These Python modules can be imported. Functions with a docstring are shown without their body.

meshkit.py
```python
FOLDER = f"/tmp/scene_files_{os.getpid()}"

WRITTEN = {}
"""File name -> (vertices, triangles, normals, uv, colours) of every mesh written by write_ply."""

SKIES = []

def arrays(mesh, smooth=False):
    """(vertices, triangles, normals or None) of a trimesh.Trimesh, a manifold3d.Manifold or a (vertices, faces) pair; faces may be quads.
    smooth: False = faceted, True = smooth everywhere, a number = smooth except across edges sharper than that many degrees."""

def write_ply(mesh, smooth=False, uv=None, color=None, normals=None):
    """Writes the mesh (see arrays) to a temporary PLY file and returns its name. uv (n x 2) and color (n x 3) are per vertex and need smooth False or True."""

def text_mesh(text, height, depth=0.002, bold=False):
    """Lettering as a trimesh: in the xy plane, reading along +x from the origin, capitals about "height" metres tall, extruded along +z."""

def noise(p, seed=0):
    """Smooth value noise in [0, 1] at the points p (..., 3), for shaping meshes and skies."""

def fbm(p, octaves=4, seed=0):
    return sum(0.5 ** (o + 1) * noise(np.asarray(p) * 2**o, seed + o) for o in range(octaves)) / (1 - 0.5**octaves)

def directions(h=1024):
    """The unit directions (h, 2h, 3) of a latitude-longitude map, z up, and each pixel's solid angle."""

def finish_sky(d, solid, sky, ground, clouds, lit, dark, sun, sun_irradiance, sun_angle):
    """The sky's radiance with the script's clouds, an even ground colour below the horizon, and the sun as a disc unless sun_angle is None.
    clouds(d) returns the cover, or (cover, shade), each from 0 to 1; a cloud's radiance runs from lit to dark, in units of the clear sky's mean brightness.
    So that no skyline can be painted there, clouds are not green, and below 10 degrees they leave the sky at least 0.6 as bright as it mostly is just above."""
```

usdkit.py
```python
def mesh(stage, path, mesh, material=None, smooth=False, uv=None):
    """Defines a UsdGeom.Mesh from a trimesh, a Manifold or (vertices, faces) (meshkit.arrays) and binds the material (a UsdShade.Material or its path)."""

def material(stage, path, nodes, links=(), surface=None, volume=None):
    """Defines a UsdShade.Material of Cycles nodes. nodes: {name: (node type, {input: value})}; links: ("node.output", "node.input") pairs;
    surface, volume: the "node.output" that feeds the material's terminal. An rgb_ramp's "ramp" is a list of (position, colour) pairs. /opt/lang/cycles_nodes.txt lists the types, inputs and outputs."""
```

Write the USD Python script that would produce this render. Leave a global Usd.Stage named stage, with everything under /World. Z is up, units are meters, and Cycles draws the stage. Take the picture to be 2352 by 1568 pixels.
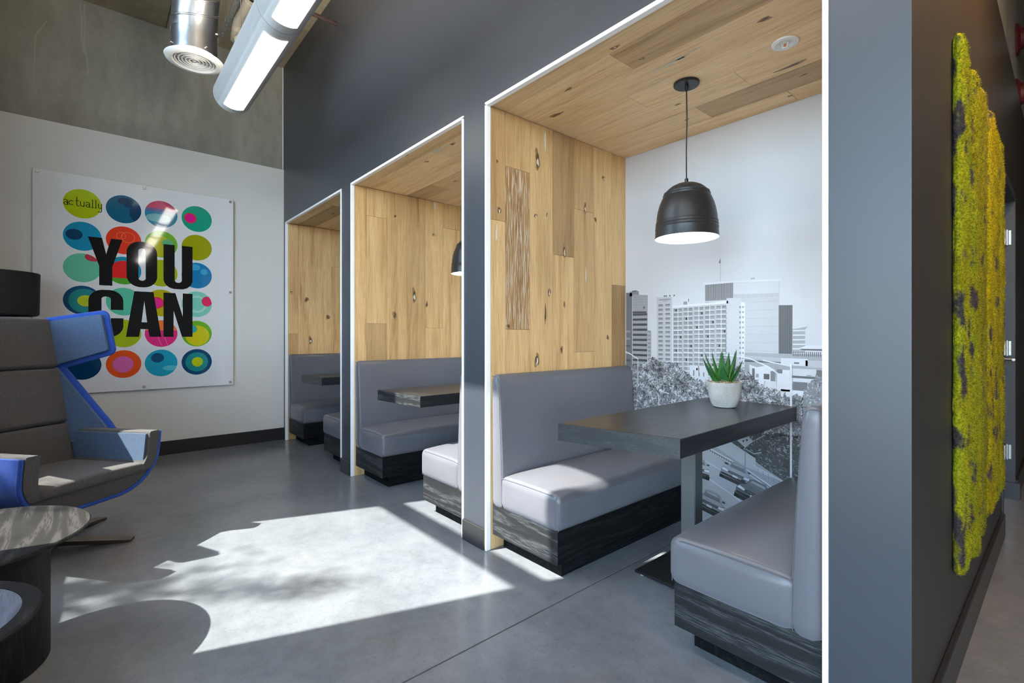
import math, random
import numpy as np, trimesh, manifold3d, shapely
from shapely.geometry import Polygon, Point, LineString, box as sbox
from shapely import affinity
from shapely.ops import unary_union
import usdkit, meshkit
from pxr import Usd, UsdGeom, UsdLux, UsdShade, Gf, Sdf, Vt

stage = Usd.Stage.CreateInMemory()
UsdGeom.SetStageUpAxis(stage, 'Z')
UsdGeom.SetStageMetersPerUnit(stage, 1.0)
UsdGeom.Xform.Define(stage, '/World')
PI = math.pi

# ------------------------------------------------------------------ camera, sky, sun, exposure
cam = UsdGeom.Camera.Define(stage, '/World/camera')
cam.CreateHorizontalApertureAttr(36.0)
cam.CreateVerticalApertureAttr(24.0)
cam.CreateFocalLengthAttr(36.0 * 1110.3 / 2352)
cam.CreateVerticalApertureOffsetAttr(-14.0 / 2352 * 36)
cam.CreateClippingRangeAttr(Gf.Vec2f(0.03, 500))
cam.AddTranslateOp().Set(Gf.Vec3d(0, -1.5836, 1.15))
cam.AddRotateXYZOp().Set(Gf.Vec3f(90, 0, 49.26))
EXPOSURE = 0.1
cam.CreateExposureAttr(EXPOSURE)

SKY = 0.70
sky_mat = usdkit.material(stage, '/World/Looks/sky', {
    's': ('sky_texture', {'sky_type': 'multiple_scattering', 'sun_disc': False, 'sun_elevation': math.radians(49.7), 'sun_rotation': math.radians(199.3)}),
    'm': ('hsv', {'saturation': 0.78, 'value': 1.0}),
    'b': ('background_shader', {'strength': SKY})},
    [('s.color', 'm.color'), ('m.color', 'b.color')], surface='b.background')
dome = UsdLux.DomeLight.Define(stage, '/World/sky')
dome.CreateIntensityAttr(1.0)
UsdShade.MaterialBindingAPI.Apply(dome.GetPrim()).Bind(sky_mat)

SUN_DIR = np.array([-0.35, -1.0, 1.25]); SUN_DIR /= np.linalg.norm(SUN_DIR)     # towards the sun
sun = UsdLux.DistantLight.Define(stage, '/World/sun')
sun.CreateIntensityAttr(5.8)
sun.CreateNormalizeAttr(True)
sun.CreateAngleAttr(0.53)
sun.CreateColorAttr(Gf.Vec3f(1.0, 0.95, 0.88))
_q = Gf.Rotation(Gf.Vec3d(0, 0, 1), Gf.Vec3d(*map(float, SUN_DIR)))
sun.AddTransformOp().Set(Gf.Matrix4d().SetRotate(_q))
LAMP = 19.0          # ceiling fixtures' diffusers
ADDED_UPLIGHT = 42.0  # added unseen glow on top of the ceiling light, brightens the ceiling
PENDANT = 75.0

# ------------------------------------------------------------------ helpers
USED = {}
def path_for(name, parent):
    base = (str(parent.GetPath()) if parent else '/World')
    k = (base, name); n = USED.get(k, 0); USED[k] = n + 1
    return f'{base}/{name}' if n == 0 else f'{base}/{name}_{n:03d}'

def tagp(p, label=None, cat=None, group=None, kind=None):
    for k, v in (('label', label), ('category', cat), ('group', group), ('kind', kind)):
        if v: p.SetCustomDataByKey(k, v)
    return p

def thing(name, label=None, cat=None, loc=(0, 0, 0), rotz=0, group=None, kind=None):
    x = UsdGeom.Xform.Define(stage, path_for(name, None))
    x.AddTranslateOp().Set(Gf.Vec3d(*map(float, loc)))
    if rotz: x.AddRotateZOp().Set(float(rotz))
    return tagp(x.GetPrim(), label, cat, group, kind)

def obj(name, mesh, mat, parent=None, smooth=30, label=None, cat=None, group=None, kind=None, col=None):
    p = path_for(name, parent)
    if isinstance(mesh, list): mesh = trimesh.util.concatenate(mesh)
    m = usdkit.mesh(stage, p, mesh, mat, smooth=smooth)
    if col is not None:
        UsdGeom.PrimvarsAPI(m).CreatePrimvar('tint', Sdf.ValueTypeNames.Color3fArray, 'vertex').Set(Vt.Vec3fArray.FromNumpy(np.asarray(col, np.float32)))
    return tagp(m.GetPrim(), label, cat, group, kind)

def bx(x0, x1, y0, y1, z0, z1):
    return trimesh.creation.box(bounds=[[x0, y0, z0], [x1, y1, z1]])

def cbx(x0, x1, y0, y1, z0, z1, c=.003):
    pts = []
    for i in (0, 1):
        for j in (0, 1):
            for k in (0, 1):
                p = np.array([(x0, x1)[i], (y0, y1)[j], (z0, z1)[k]]); s = np.array([1 - 2 * i, 1 - 2 * j, 1 - 2 * k]) * c
                for a in range(3):
                    q = p + s; q[a] = p[a]; pts.append(q)
    return trimesh.convex.convex_hull(np.array(pts))

def rgrid(lo, hi, r, step=.05, nr=4):
    """A rounded box on an even grid, so that it can be displaced."""
    lo, hi = np.array(lo, float), np.array(hi, float)
    r = np.minimum(np.broadcast_to(r, 3), (hi - lo) / 2 - 1e-4)
    def ticks(a):
        e = r[a] * np.sin(np.linspace(0, PI / 2, nr + 1))[::-1]
        s = lo[a] + r[a] - e[::1]
        t = hi[a] - r[a] + e[::-1]
        n = max(1, int(round((hi[a] - lo[a] - 2 * r[a]) / step)))
        return np.unique(np.round(np.concatenate([s, np.linspace(lo[a] + r[a], hi[a] - r[a], n + 1), t]), 7))
    T = [ticks(a) for a in range(3)]
    V, Fc, n0 = [], [], 0
    for a in range(3):
        b, c = (a + 1) % 3, (a + 2) % 3
        B, Cc = np.meshgrid(T[b], T[c], indexing='ij')
        nb, nc = B.shape
        idx = np.arange(nb * nc).reshape(nb, nc)
        q = np.stack([idx[:-1, :-1], idx[1:, :-1], idx[1:, 1:], idx[:-1, 1:]], -1).reshape(-1, 4)
        for side in (0, 1):
            P = np.zeros((nb, nc, 3)); P[..., b] = B; P[..., c] = Cc; P[..., a] = (lo, hi)[side][a]
            V.append(P.reshape(-1, 3))
            Fc.append((q if side else q[:, ::-1]) + n0); n0 += nb * nc
    V = np.vstack(V); Fc = np.vstack(Fc)
    c = np.clip(V, lo + r, hi - r); d = (V - c) / r
    d /= np.maximum(np.linalg.norm(d, axis=1, keepdims=True), 1e-9)
    V = c + d * r
    m = trimesh.Trimesh(V, np.vstack([Fc[:, [0, 1, 2]], Fc[:, [0, 2, 3]]]), process=False)
    m.merge_vertices(digits_vertex=6)
    m.update_faces(m.nondegenerate_faces())
    return m

def warp(m, fn):
    m = m.copy(); m.vertices = fn(np.array(m.vertices)); return m

def lathe(prof, seg=64, caps=False):
    """prof: (r, z) pairs; revolved about z."""
    p = np.array(prof, float); n = len(p)
    a = np.linspace(0, 2 * PI, seg, endpoint=False)
    V = np.stack([p[:, None, 0] * np.cos(a), p[:, None, 0] * np.sin(a), np.repeat(p[:, 1:2], seg, 1)], -1).reshape(-1, 3)
    i, j = np.meshgrid(np.arange(n - 1), np.arange(seg), indexing='ij'); j2 = (j + 1) % seg
    q = np.stack([i * seg + j, i * seg + j2, (i + 1) * seg + j2, (i + 1) * seg + j], -1).reshape(-1, 4)
    m = trimesh.Trimesh(V, np.vstack([q[:, [0, 1, 2]], q[:, [0, 2, 3]]]), process=False)
    m.merge_vertices(); m.update_faces(m.nondegenerate_faces())
    m.fix_normals()
    return m

def tube(pts, r, seg=12, closed=False):
    p = np.array(pts, float); n = len(p)
    t = (np.roll(p, -1, 0) - np.roll(p, 1, 0)) if closed else np.gradient(p, axis=0)
    t /= np.linalg.norm(t, axis=1, keepdims=True) + 1e-12
    nrm = np.cross(t[0], [0, 0, 1.0] if abs(t[0][2]) < .9 else [1.0, 0, 0]); nrm /= np.linalg.norm(nrm)
    rr = np.broadcast_to(r, (n,)); V = []
    a = np.linspace(0, 2 * PI, seg, endpoint=False)
    for k in range(n):
        nrm = nrm - t[k] * (nrm @ t[k]); nrm /= np.linalg.norm(nrm) + 1e-12
        b = np.cross(t[k], nrm)
        V.append(p[k] + rr[k] * (np.cos(a)[:, None] * nrm + np.sin(a)[:, None] * b))
    V = np.vstack(V)
    m = n if closed else n - 1
    i, j = np.meshgrid(np.arange(m), np.arange(seg), indexing='ij'); j2 = (j + 1) % seg; i2 = (i + 1) % n
    q = np.stack([i * seg + j, i * seg + j2, i2 * seg + j2, i2 * seg + j], -1).reshape(-1, 4)
    f = [q[:, [0, 1, 2]], q[:, [0, 2, 3]]]
    if not closed:
        V = np.vstack([V, p[0], p[-1]])
        k = np.arange(seg); k2 = (k + 1) % seg
        f += [np.stack([k2, k, np.full(seg, n * seg)], -1), np.stack([(n - 1) * seg + k, (n - 1) * seg + k2, np.full(seg, n * seg + 1)], -1)]
    mm = trimesh.Trimesh(V, np.vstack(f), process=False); mm.fix_normals(); return mm

def cyl(p, q, r, seg=24): return tube([p, q], r, seg)

def ext(poly, d):
    """Polygon(s) in xy extruded along +z by d."""
    gs = getattr(poly, 'geoms', [poly])
    return trimesh.util.concatenate([trimesh.creation.extrude_polygon(g, d, engine='earcut') for g in gs if g.area > 1e-9])

def remap(m, origin, ex, ey, ez):
    M = np.eye(4); M[:3, 0] = ex; M[:3, 1] = ey; M[:3, 2] = ez; M[:3, 3] = origin
    m = m.copy(); m.apply_transform(M)
    if np.linalg.det(M[:3, :3]) < 0: m.invert()
    return m

def ext_y(poly, y0, y1):      # polygon in (x, z) extruded along y
    return remap(ext(poly, y1 - y0), (0, y0, 0), (1, 0, 0), (0, 0, 1), (0, 1, 0))

class Print:
    """Flat printed polygons with one colour each, laid in layers a hair apart."""
    def __init__(s, to3d): s.V, s.F, s.C, s.n, s.to = [], [], [], 0, to3d
    def add(s, poly, col, layer=0):
        if not hasattr(poly, 'geom_type'): poly = Polygon(poly)
        if not poly.is_valid: poly = poly.buffer(0)
        for g in getattr(poly, 'geoms', [poly]):
            if g.geom_type != 'Polygon' or g.area < 1e-8: continue
            v, f = trimesh.creation.triangulate_polygon(g, engine='earcut')
            s.V.append(np.array([s.to(a, b, layer) for a, b in v])); s.F.append(f + s.n); s.n += len(v)
            s.C.append(np.repeat(np.array([col], float), len(v), 0) if np.ndim(col) == 1 else np.array([col(a, b) for a, b in v]))
    def rect(s, a0, a1, b0, b1, col, layer=0): s.add(sbox(a0, b0, a1, b1), col, layer)
    def out(s, name, mat, parent, flip=False, **kw):
        u, f = np.unique(np.vstack(s.F), return_inverse=True)
        m = trimesh.Trimesh(np.vstack(s.V)[u], f.reshape(-1, 3), process=False)
        return obj(name, m, mat, parent, smooth=False, col=np.vstack(s.C)[u], **kw)

def srgb(r, g, b):
    c = np.array([r, g, b], float) / 255
    return tuple(np.where(c <= .04045, c / 12.92, ((c + .055) / 1.055) ** 2.4))

# ------------------------------------------------------------------ materials
LK = '/World/Looks/'
def simple(name, col, rough=.5, metal=0., spec=.5, bump=None, var=None, **kw):
    """One principled surface; var = (scale, amount) mottles the colour, bump = (scale, strength, distance)."""
    n = {'p': ('principled_bsdf', {'base_color': col, 'roughness': rough, 'metallic': metal, 'specular_ior_level': spec, **kw})}
    l = []
    if var or bump: n['g'] = ('geometry', {})
    if var:
        n['n'] = ('noise_texture', {'scale': var[0], 'detail': 5.0, 'roughness': .6})
        a = var[1]
        n['r'] = ('rgb_ramp', {'ramp': [(.25, tuple(c * (1 - a) for c in col)), (.75, tuple(min(1, c * (1 + a)) for c in col))]})
        l += [('g.position', 'n.vector'), ('n.fac', 'r.fac'), ('r.color', 'p.base_color')]
    if bump:
        n['bn'] = ('noise_texture', {'scale': bump[0], 'detail': 3.0})
        n['bm'] = ('bump', {'strength': bump[1], 'distance': bump[2]})
        l += [('g.position', 'bn.vector'), ('bn.fac', 'bm.height'), ('bm.normal', 'p.normal')]
    return usdkit.material(stage, LK + name, n, l, surface='p.BSDF')

def printed(name, rough=.5, **kw):
    return usdkit.material(stage, LK + name, {'a': ('attribute', {'attribute': 'tint'}), 'p': ('principled_bsdf', {'roughness': rough, **kw})}, [('a.color', 'p.base_color')], surface='p.BSDF')

def emit(name, col, strength):
    return usdkit.material(stage, LK + name, {'e': ('emission', {'color': col, 'strength': strength})}, [], surface='e.emission')

def wood(name, axis, light, mid, dark, rough=.42, contrast=1.0, white=None):
    """Plank oak: the grain runs along axis (0, 1 or 2); every plank shifts the pattern by its own random number."""
    st = [26.0, 26.0, 26.0]; st[axis] = 1.5
    fi = [170.0, 170.0, 170.0]; fi[axis] = 7.0
    kn = [9.0, 9.0, 9.0]; kn[axis] = 2.6
    n = {'g': ('geometry', {}), 'o': ('object_info', {}),
         'k': ('math', {'math_type': 'multiply', 'value2': 37.0}), 'cx': ('combine_xyz', {}), 'ad': ('vector_math', {'math_type': 'add'}),
         'm1': ('mapping', {'scale': st}), 'n1': ('noise_texture', {'scale': .55, 'detail': 7.0, 'roughness': .62, 'distortion': .7}),
         'm2': ('mapping', {'scale': fi}), 'n2': ('noise_texture', {'scale': 1.0, 'detail': 3.0, 'roughness': .6}),
         'm3': ('mapping', {'scale': kn}), 'n3': ('noise_texture', {'scale': .35, 'detail': 2.0}),
         'r1': ('rgb_ramp', {'ramp': [(.28, dark), (.43, mid), (.6, light), (.8, mid)]}),
         'r2': ('rgb_ramp', {'ramp': [(.3, (.70, .66, .62)), (.55, (1, 1, 1)), (.8, (1.0, 1.0, 1.0))]}),
         'r3': ('rgb_ramp', {'ramp': [(.22, (.72, .66, .60)), (.42, (1, 1, 1)), (1, (1, 1, 1))]}),
         'tv': ('rgb_ramp', {'ramp': [(0, (.74, .70, .67)), (.3, (.92, .90, .86)), (.6, (1.0, .99, .97)), (1, (1.06, 1.04, 1.0))]}),
         'x1': ('mix', {'mix_type': 'multiply', 'fac': .75 * contrast}), 'x2': ('mix', {'mix_type': 'multiply', 'fac': .8}), 'x3': ('mix', {'mix_type': 'multiply', 'fac': 1.0}),
         'b': ('bump', {'strength': .25, 'distance': .002}),
         'p': ('principled_bsdf', {'roughness': rough, 'specular_ior_level': .35})}
    l = [('o.random', 'k.value1'), ('k.value', 'cx.x'), ('k.value', 'cx.y'), ('k.value', 'cx.z'), ('g.position', 'ad.vector1'), ('cx.vector', 'ad.vector2'),
         ('ad.vector', 'm1.vector'), ('ad.vector', 'm2.vector'), ('ad.vector', 'm3.vector'), ('m1.vector', 'n1.vector'), ('m2.vector', 'n2.vector'), ('m3.vector', 'n3.vector'),
         ('n1.fac', 'r1.fac'), ('n2.fac', 'r2.fac'), ('n3.fac', 'r3.fac'), ('o.random', 'tv.fac'),
         ('r1.color', 'x1.color1'), ('r2.color', 'x1.color2'), ('x1.color', 'x2.color1'), ('r3.color', 'x2.color2'), ('x2.color', 'x3.color1'), ('tv.color', 'x3.color2'),
         ('n2.fac', 'b.height'), ('b.normal', 'p.normal')]
    if white:
        n['rw'] = ('rgb_ramp', {'ramp': [(.50, (0, 0, 0)), (.60, (1, 1, 1))]}); n['xw'] = ('mix', {'mix_type': 'mix', 'color2': white})
        l += [('n2.fac', 'rw.fac'), ('rw.color', 'xw.fac'), ('x3.color', 'xw.color1'), ('xw.color', 'p.base_color')]
    else:
        l += [('x3.color', 'p.base_color')]
    return usdkit.material(stage, LK + name, n, l, surface='p.BSDF')

def cerused(name, axis, base, grain, lo=.5, rough=.42, scale=1.0, spec=.5):
    """Black-stained oak with pale open grain: arches from stretched noise contours, broken up by fine pores along the grain."""
    st = [8.0 * scale, 8.0 * scale, 8.0 * scale]; st[axis] = .7 * scale
    fi = [230.0, 230.0, 230.0]; fi[axis] = 14.0
    n = {'g': ('geometry', {}), 'o': ('object_info', {}), 'k': ('math', {'math_type': 'multiply', 'value2': 11.0}), 'cx': ('combine_xyz', {}), 'ad': ('vector_math', {'math_type': 'add'}),
         'm1': ('mapping', {'scale': st}), 'n1': ('noise_texture', {'scale': .9, 'detail': 2.0, 'roughness': .5, 'distortion': .0}),
         'k2': ('math', {'math_type': 'multiply', 'value2': 9.0}), 'fr': ('math', {'math_type': 'pingpong', 'value2': .5}), 'r1': ('rgb_ramp', {'ramp': [(0, (1, 1, 1)), (.16, (.75, .75, .75)), (.28, (.12, .12, .12)), (.5, (0, 0, 0)), (1, (0, 0, 0))]}),
         'm2': ('mapping', {'scale': fi}), 'n2': ('noise_texture', {'scale': 1.0, 'detail': 3.0, 'roughness': .65}), 'r2': ('rgb_ramp', {'ramp': [(lo - .08, (0, 0, 0)), (lo + .09, (1, 1, 1))]}),
         'x': ('mix', {'mix_type': 'multiply', 'fac': 1.0}), 'y': ('mix', {'mix_type': 'mix', 'color1': base, 'color2': grain}),
         'b': ('bump', {'strength': .3, 'distance': .001, 'invert': True}),
         'p': ('principled_bsdf', {'roughness': rough, 'specular_ior_level': spec})}
    l = [('o.random', 'k.value1'), ('k.value', 'cx.x'), ('k.value', 'cx.z'), ('g.position', 'ad.vector1'), ('cx.vector', 'ad.vector2'), ('ad.vector', 'm1.vector'), ('ad.vector', 'm2.vector'),
         ('m1.vector', 'n1.vector'), ('n1.fac', 'k2.value1'), ('k2.value', 'fr.value1'), ('fr.value', 'r1.fac'), ('m2.vector', 'n2.vector'), ('n2.fac', 'r2.fac'),
         ('r1.color', 'x.color1'), ('r2.color', 'x.color2'), ('x.color', 'y.fac'), ('y.color', 'p.base_color'), ('n2.fac', 'b.height'), ('b.normal', 'p.normal')]
    return usdkit.material(stage, LK + name, n, l, surface='p.BSDF')

def concrete(name, a, b, c, scale=1.0, rough=.85, stretch=(1, 1, 1), pits=.15, spec=.3, speck=0.0):
    n = {'g': ('geometry', {}), 'm': ('mapping', {'scale': stretch}),
         'n1': ('noise_texture', {'scale': .9 * scale, 'detail': 8.0, 'roughness': .62, 'distortion': .4}), 'n2': ('noise_texture', {'scale': 9.0 * scale, 'detail': 6.0, 'roughness': .7}),
         'n3': ('noise_texture', {'scale': 90.0, 'detail': 2.0}),
         'r1': ('rgb_ramp', {'ramp': [(.3, a), (.5, b), (.72, c)]}), 'r2': ('rgb_ramp', {'ramp': [(.3, (.82, .82, .82)), (.6, (1.05, 1.05, 1.05))]}), 'r3': ('rgb_ramp', {'ramp': [(.30, (1 - speck,) * 3), (.40, (1, 1, 1))]}),
         'x': ('mix', {'mix_type': 'multiply', 'fac': .8}), 'x2': ('mix', {'mix_type': 'multiply', 'fac': 1.0}),
         'b': ('bump', {'strength': pits, 'distance': .004}), 'p': ('principled_bsdf', {'roughness': rough, 'specular_ior_level': spec})}
    l = [('g.position', 'm.vector'), ('m.vector', 'n1.vector'), ('m.vector', 'n2.vector'), ('g.position', 'n3.vector'), ('n1.fac', 'r1.fac'), ('n2.fac', 'r2.fac'), ('n3.fac', 'r3.fac'),
         ('r1.color', 'x.color1'), ('r2.color', 'x.color2'), ('x.color', 'x2.color1'), ('r3.color', 'x2.color2'), ('x2.color', 'p.base_color'), ('n2.fac', 'b.height'), ('b.normal', 'p.normal')]
    return usdkit.material(stage, LK + name, n, l, surface='p.BSDF')

def fabric(name, col, col2, scale=900.0, rough=.95):
    n = {'g': ('geometry', {}), 'n': ('noise_texture', {'scale': scale * .35, 'detail': 2.0, 'roughness': .8}), 'r': ('rgb_ramp', {'ramp': [(.3, col2), (.7, col)]}),
         'b': ('bump', {'strength': .35, 'distance': .0015}), 'p': ('principled_bsdf', {'roughness': rough, 'specular_ior_level': .2, 'sheen_weight': .15, 'sheen_roughness': .4})}
    return usdkit.material(stage, LK + name, n, [('g.position', 'n.vector'), ('n.fac', 'r.fac'), ('r.color', 'p.base_color'), ('n.fac', 'b.height'), ('b.normal', 'p.normal')], surface='p.BSDF')

M = {}
M['paint_dark'] = simple('paint_dark', (.038, .042, .053), .38, spec=.5, bump=(220, .05, .001))
M['paint_black'] = simple('paint_black', (.030, .025, .022), .48, spec=.3, bump=(220, .05, .001))
M['paint_white'] = simple('paint_white', (.735, .715, .685), .55, bump=(260, .05, .001))
M['paint_taupe'] = simple('paint_taupe', (.16, .135, .11), .6)
M['trim_white'] = simple('trim_white', (.90, .90, .91), .35)
M['floor'] = concrete('floor', (.125, .133, .148), (.160, .170, .187), (.205, .211, .224), scale=1.6, rough=.22, pits=.02, spec=.5, speck=.18)
M['groove'] = simple('groove', (.05, .045, .04), .9)
M['concrete_wall'] = concrete('concrete_wall', (.25, .235, .195), (.33, .31, .265), (.42, .40, .35), scale=1.3, stretch=(1, 1, .45), pits=.12)
M['concrete_ceiling'] = concrete('concrete_ceiling', (.28, .225, .15), (.37, .305, .21), (.45, .385, .28), scale=1.5, pits=.12)
M['baseboard'] = simple('baseboard', (.020, .019, .020), .33)
M['black_metal'] = simple('black_metal', (.012, .012, .014), .38, spec=.5)
M['dark_steel'] = simple('dark_steel', (.20, .205, .205), .42, metal=.8)
M['plate'] = simple('plate_black', (.012, .012, .013), .6, spec=.2)
M['gap'] = simple('gap', (.10, .055, .02), .9)
OAK = ((.76, .505, .25), (.66, .41, .19), (.43, .245, .10))
OAKC = ((.90, .67, .40), (.84, .595, .325), (.63, .42, .215))
M['oak_z'] = wood('oak_vertical', 2, *OAK)
M['oak_x'] = wood('oak_lengthwise', 0, *OAKC)
M['oak_grey'] = wood('oak_brown_cerused', 2, (.46, .27, .12), (.40, .225, .09), (.30, .165, .07), white=(.62, .50, .37))
M['oak_brown'] = wood('oak_brown', 2, (.56, .36, .18), (.48, .30, .14), (.33, .195, .085))
M['oak_brown_x'] = wood('oak_brown_lengthwise', 0, (.60, .42, .23), (.52, .35, .18), (.38, .24, .12))
M['vinyl'] = simple('vinyl', (.122, .120, .136), .30, spec=.5, bump=(420, .06, .001), var=(3.0, .06))
M['seam'] = simple('seam', (.09, .088, .096), .6)
M['black_oak'] = cerused('black_oak', 1, (.013, .0133, .015), (.026, .0265, .029), rough=.25)
M['black_oak_x'] = cerused('black_oak_lengthwise', 0, (.013, .0135, .015), (.060, .063, .066), lo=.50, rough=.6, scale=.9, spec=.22)
M['oak_edge_lit'] = cerused('black_oak_edge_lit', 0, (.026, .028, .030), (.044, .047, .050), rough=.4)  # same black oak, lightened: window light put into the front edge colour
M['black_oak_shaded'] = cerused('black_oak_shade_tone', 1, (.004, .0042, .005), (.014, .014, .015), rough=.75, spec=.12)  # same black oak, darkened: shade of the sunless faces put into the colour
M['round_oak'] = cerused('round_oak', 0, (.010, .0085, .0078), (.038, .034, .032), lo=.44, rough=.7, spec=.2)
M['black_wood'] = cerused('black_wood', 2, (.005, .005, .005), (.022, .019, .017), rough=.6, spec=.25)
M['pale_wash'] = cerused('pale_wash', 0, (.075, .083, .12), (.15, .16, .215), lo=.42, rough=.5)
M['poster'] = printed('poster_print', .05, specular_ior_level=.5)
M['acrylic'] = simple('acrylic', (.80, .80, .825), .05, spec=.5)
M['steel'] = simple('steel', (.62, .61, .58), .25, metal=1.0)
M['mural'] = printed('mural_print', .55)
M['knots'] = printed('knot_marks', .5)
M['galv'] = simple('galvanised', (.50, .505, .515), .33, metal=1.0, bump=(6, .15, .02), var=(14, .12))
M['white_enamel'] = simple('white_enamel', (.80, .80, .79), .4)
M['fixture'] = simple('fixture_paint', (.37, .375, .38), .45)
M['diffuser'] = emit('lamp_diffuser', (1.0, .93, .83), LAMP)
M['added_uplight'] = emit('added_uplight_glow', (1.0, .90, .74), ADDED_UPLIGHT)
M['bulb'] = emit('pendant_bulb', (1.0, .86, .68), PENDANT)
M['shade_inside'] = simple('shade_inside', (.85, .82, .78), .5)
M['fab_grey'] = fabric('fabric_grey', (.108, .099, .096), (.042, .038, .037))
M['fab_blue'] = fabric('fabric_grey_blue', (.100, .145, .225), (.042, .064, .110))  # bluer colour on the inner faces of arms and wings
M['shell_blue'] = fabric('fabric_royal_blue', (.030, .085, .36), (.018, .050, .24))
M['pot'] = concrete('pot_concrete', (.40, .38, .355), (.46, .44, .415), (.52, .50, .475), scale=14, rough=.7, pits=.05)
M['pvc'] = simple('pvc', (.52, .46, .37), .5, var=(8, .12))
M['red_paint'] = simple('red_paint', (.11, .014, .016), .55, var=(30, .4))
M['glass'] = usdkit.material(stage, LK + 'pane', {'t': ('transparent_bsdf', {'color': (.93, .96, .95)}), 'g': ('glossy_bsdf', {'roughness': 0.0, 'color': (1, 1, 1)}), 'lw': ('layer_weight', {'blend': .5}),
                             'pw': ('math', {'math_type': 'power', 'value2': 5.0}), 'f': ('math', {'math_type': 'multiply_add', 'value2': .9, 'value3': .04}), 'm': ('mix_closure', {})},
                             [('lw.facing', 'pw.value1'), ('pw.value', 'f.value1'), ('f.value', 'm.fac'), ('t.BSDF', 'm.closure1'), ('g.BSDF', 'm.closure2')], surface='m.closure')
M['paving'] = concrete('paving', (.34, .33, .31), (.40, .39, .37), (.46, .45, .43), scale=.6, rough=.9)

# ------------------------------------------------------------------ the room
H1 = 2.385          # booth ceiling
ZC = 4.13           # hall ceiling
BOOTHS = [(-2.055, -.455), (-3.855, -2.255), (-5.655, -4.055)]
BD = 1.22           # booth depth

fl = thing('floor', kind='structure')
JX = -1.45
for x0, x1 in ((-5.9, JX - .003), (JX + .003, 3.7)):
    obj('slab', cbx(x0, x1, -2.62, 9.0, -.06, 0, .0015), M['floor'], fl, smooth=False)
obj('joint_filler', bx(JX - .003, JX + .003, -2.62, 9.0, -.06, -.003), M['groove'], fl, smooth=False)
obj('pavement', bx(-30, 30, -40, -2.62, -.2, -.03), M['paving'], smooth=False, kind='structure')

ce = thing('ceiling', kind='structure')
ys = [-2.62, -2.286, -1.066, .154, 1.374, 2.594, 3.814, 5.034, 6.254, 7.474, 9.0]
for y0, y1 in zip(ys[:-1], ys[1:]):
    obj('panel', cbx(-5.95, 3.7, y0 + .003, y1 - .003, ZC, ZC + .12, .003), M['concrete_ceiling'], ce, smooth=False)

# front wall with its three openings
poly = sbox(-5.95, 0, -.285, ZC).difference(unary_union([sbox(a + .007, -1, b - .007, H1 + .008) for a, b in BOOTHS]))
obj('wall_front', ext_y(poly, 0, .10), M['paint_dark'], smooth=False, kind='structure')
for k, (x0, x1) in enumerate(((-2.248, -2.062), (-4.048, -3.862), (-5.78, -5.662), (-.448, -.285))):
    obj('wall_partition', bx(x0, x1, .10, BD, 0, 2.5), M['paint_dark'], smooth=False, kind='structure')
obj('wall_back', bx(-5.78, -.285, BD, BD + .1, 0, 2.5), M['paint_white'], smooth=False, kind='structure')
obj('wall_soffit', bx(-5.78, -.285, .10, BD, H1 + .02, 2.5), M['paint_dark'], smooth=False, kind='structure')

# end wall: white drywall below, bare concrete above
obj('wall_left', bx(-5.82, -5.72, -2.55, .0, 0, 2.985), M['paint_white'], smooth=False, kind='structure')
obj('wall_left_concrete', bx(-5.9, -5.75, -2.6, .0, 2.985, ZC), M['concrete_wall'], smooth=False, kind='structure')

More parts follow.
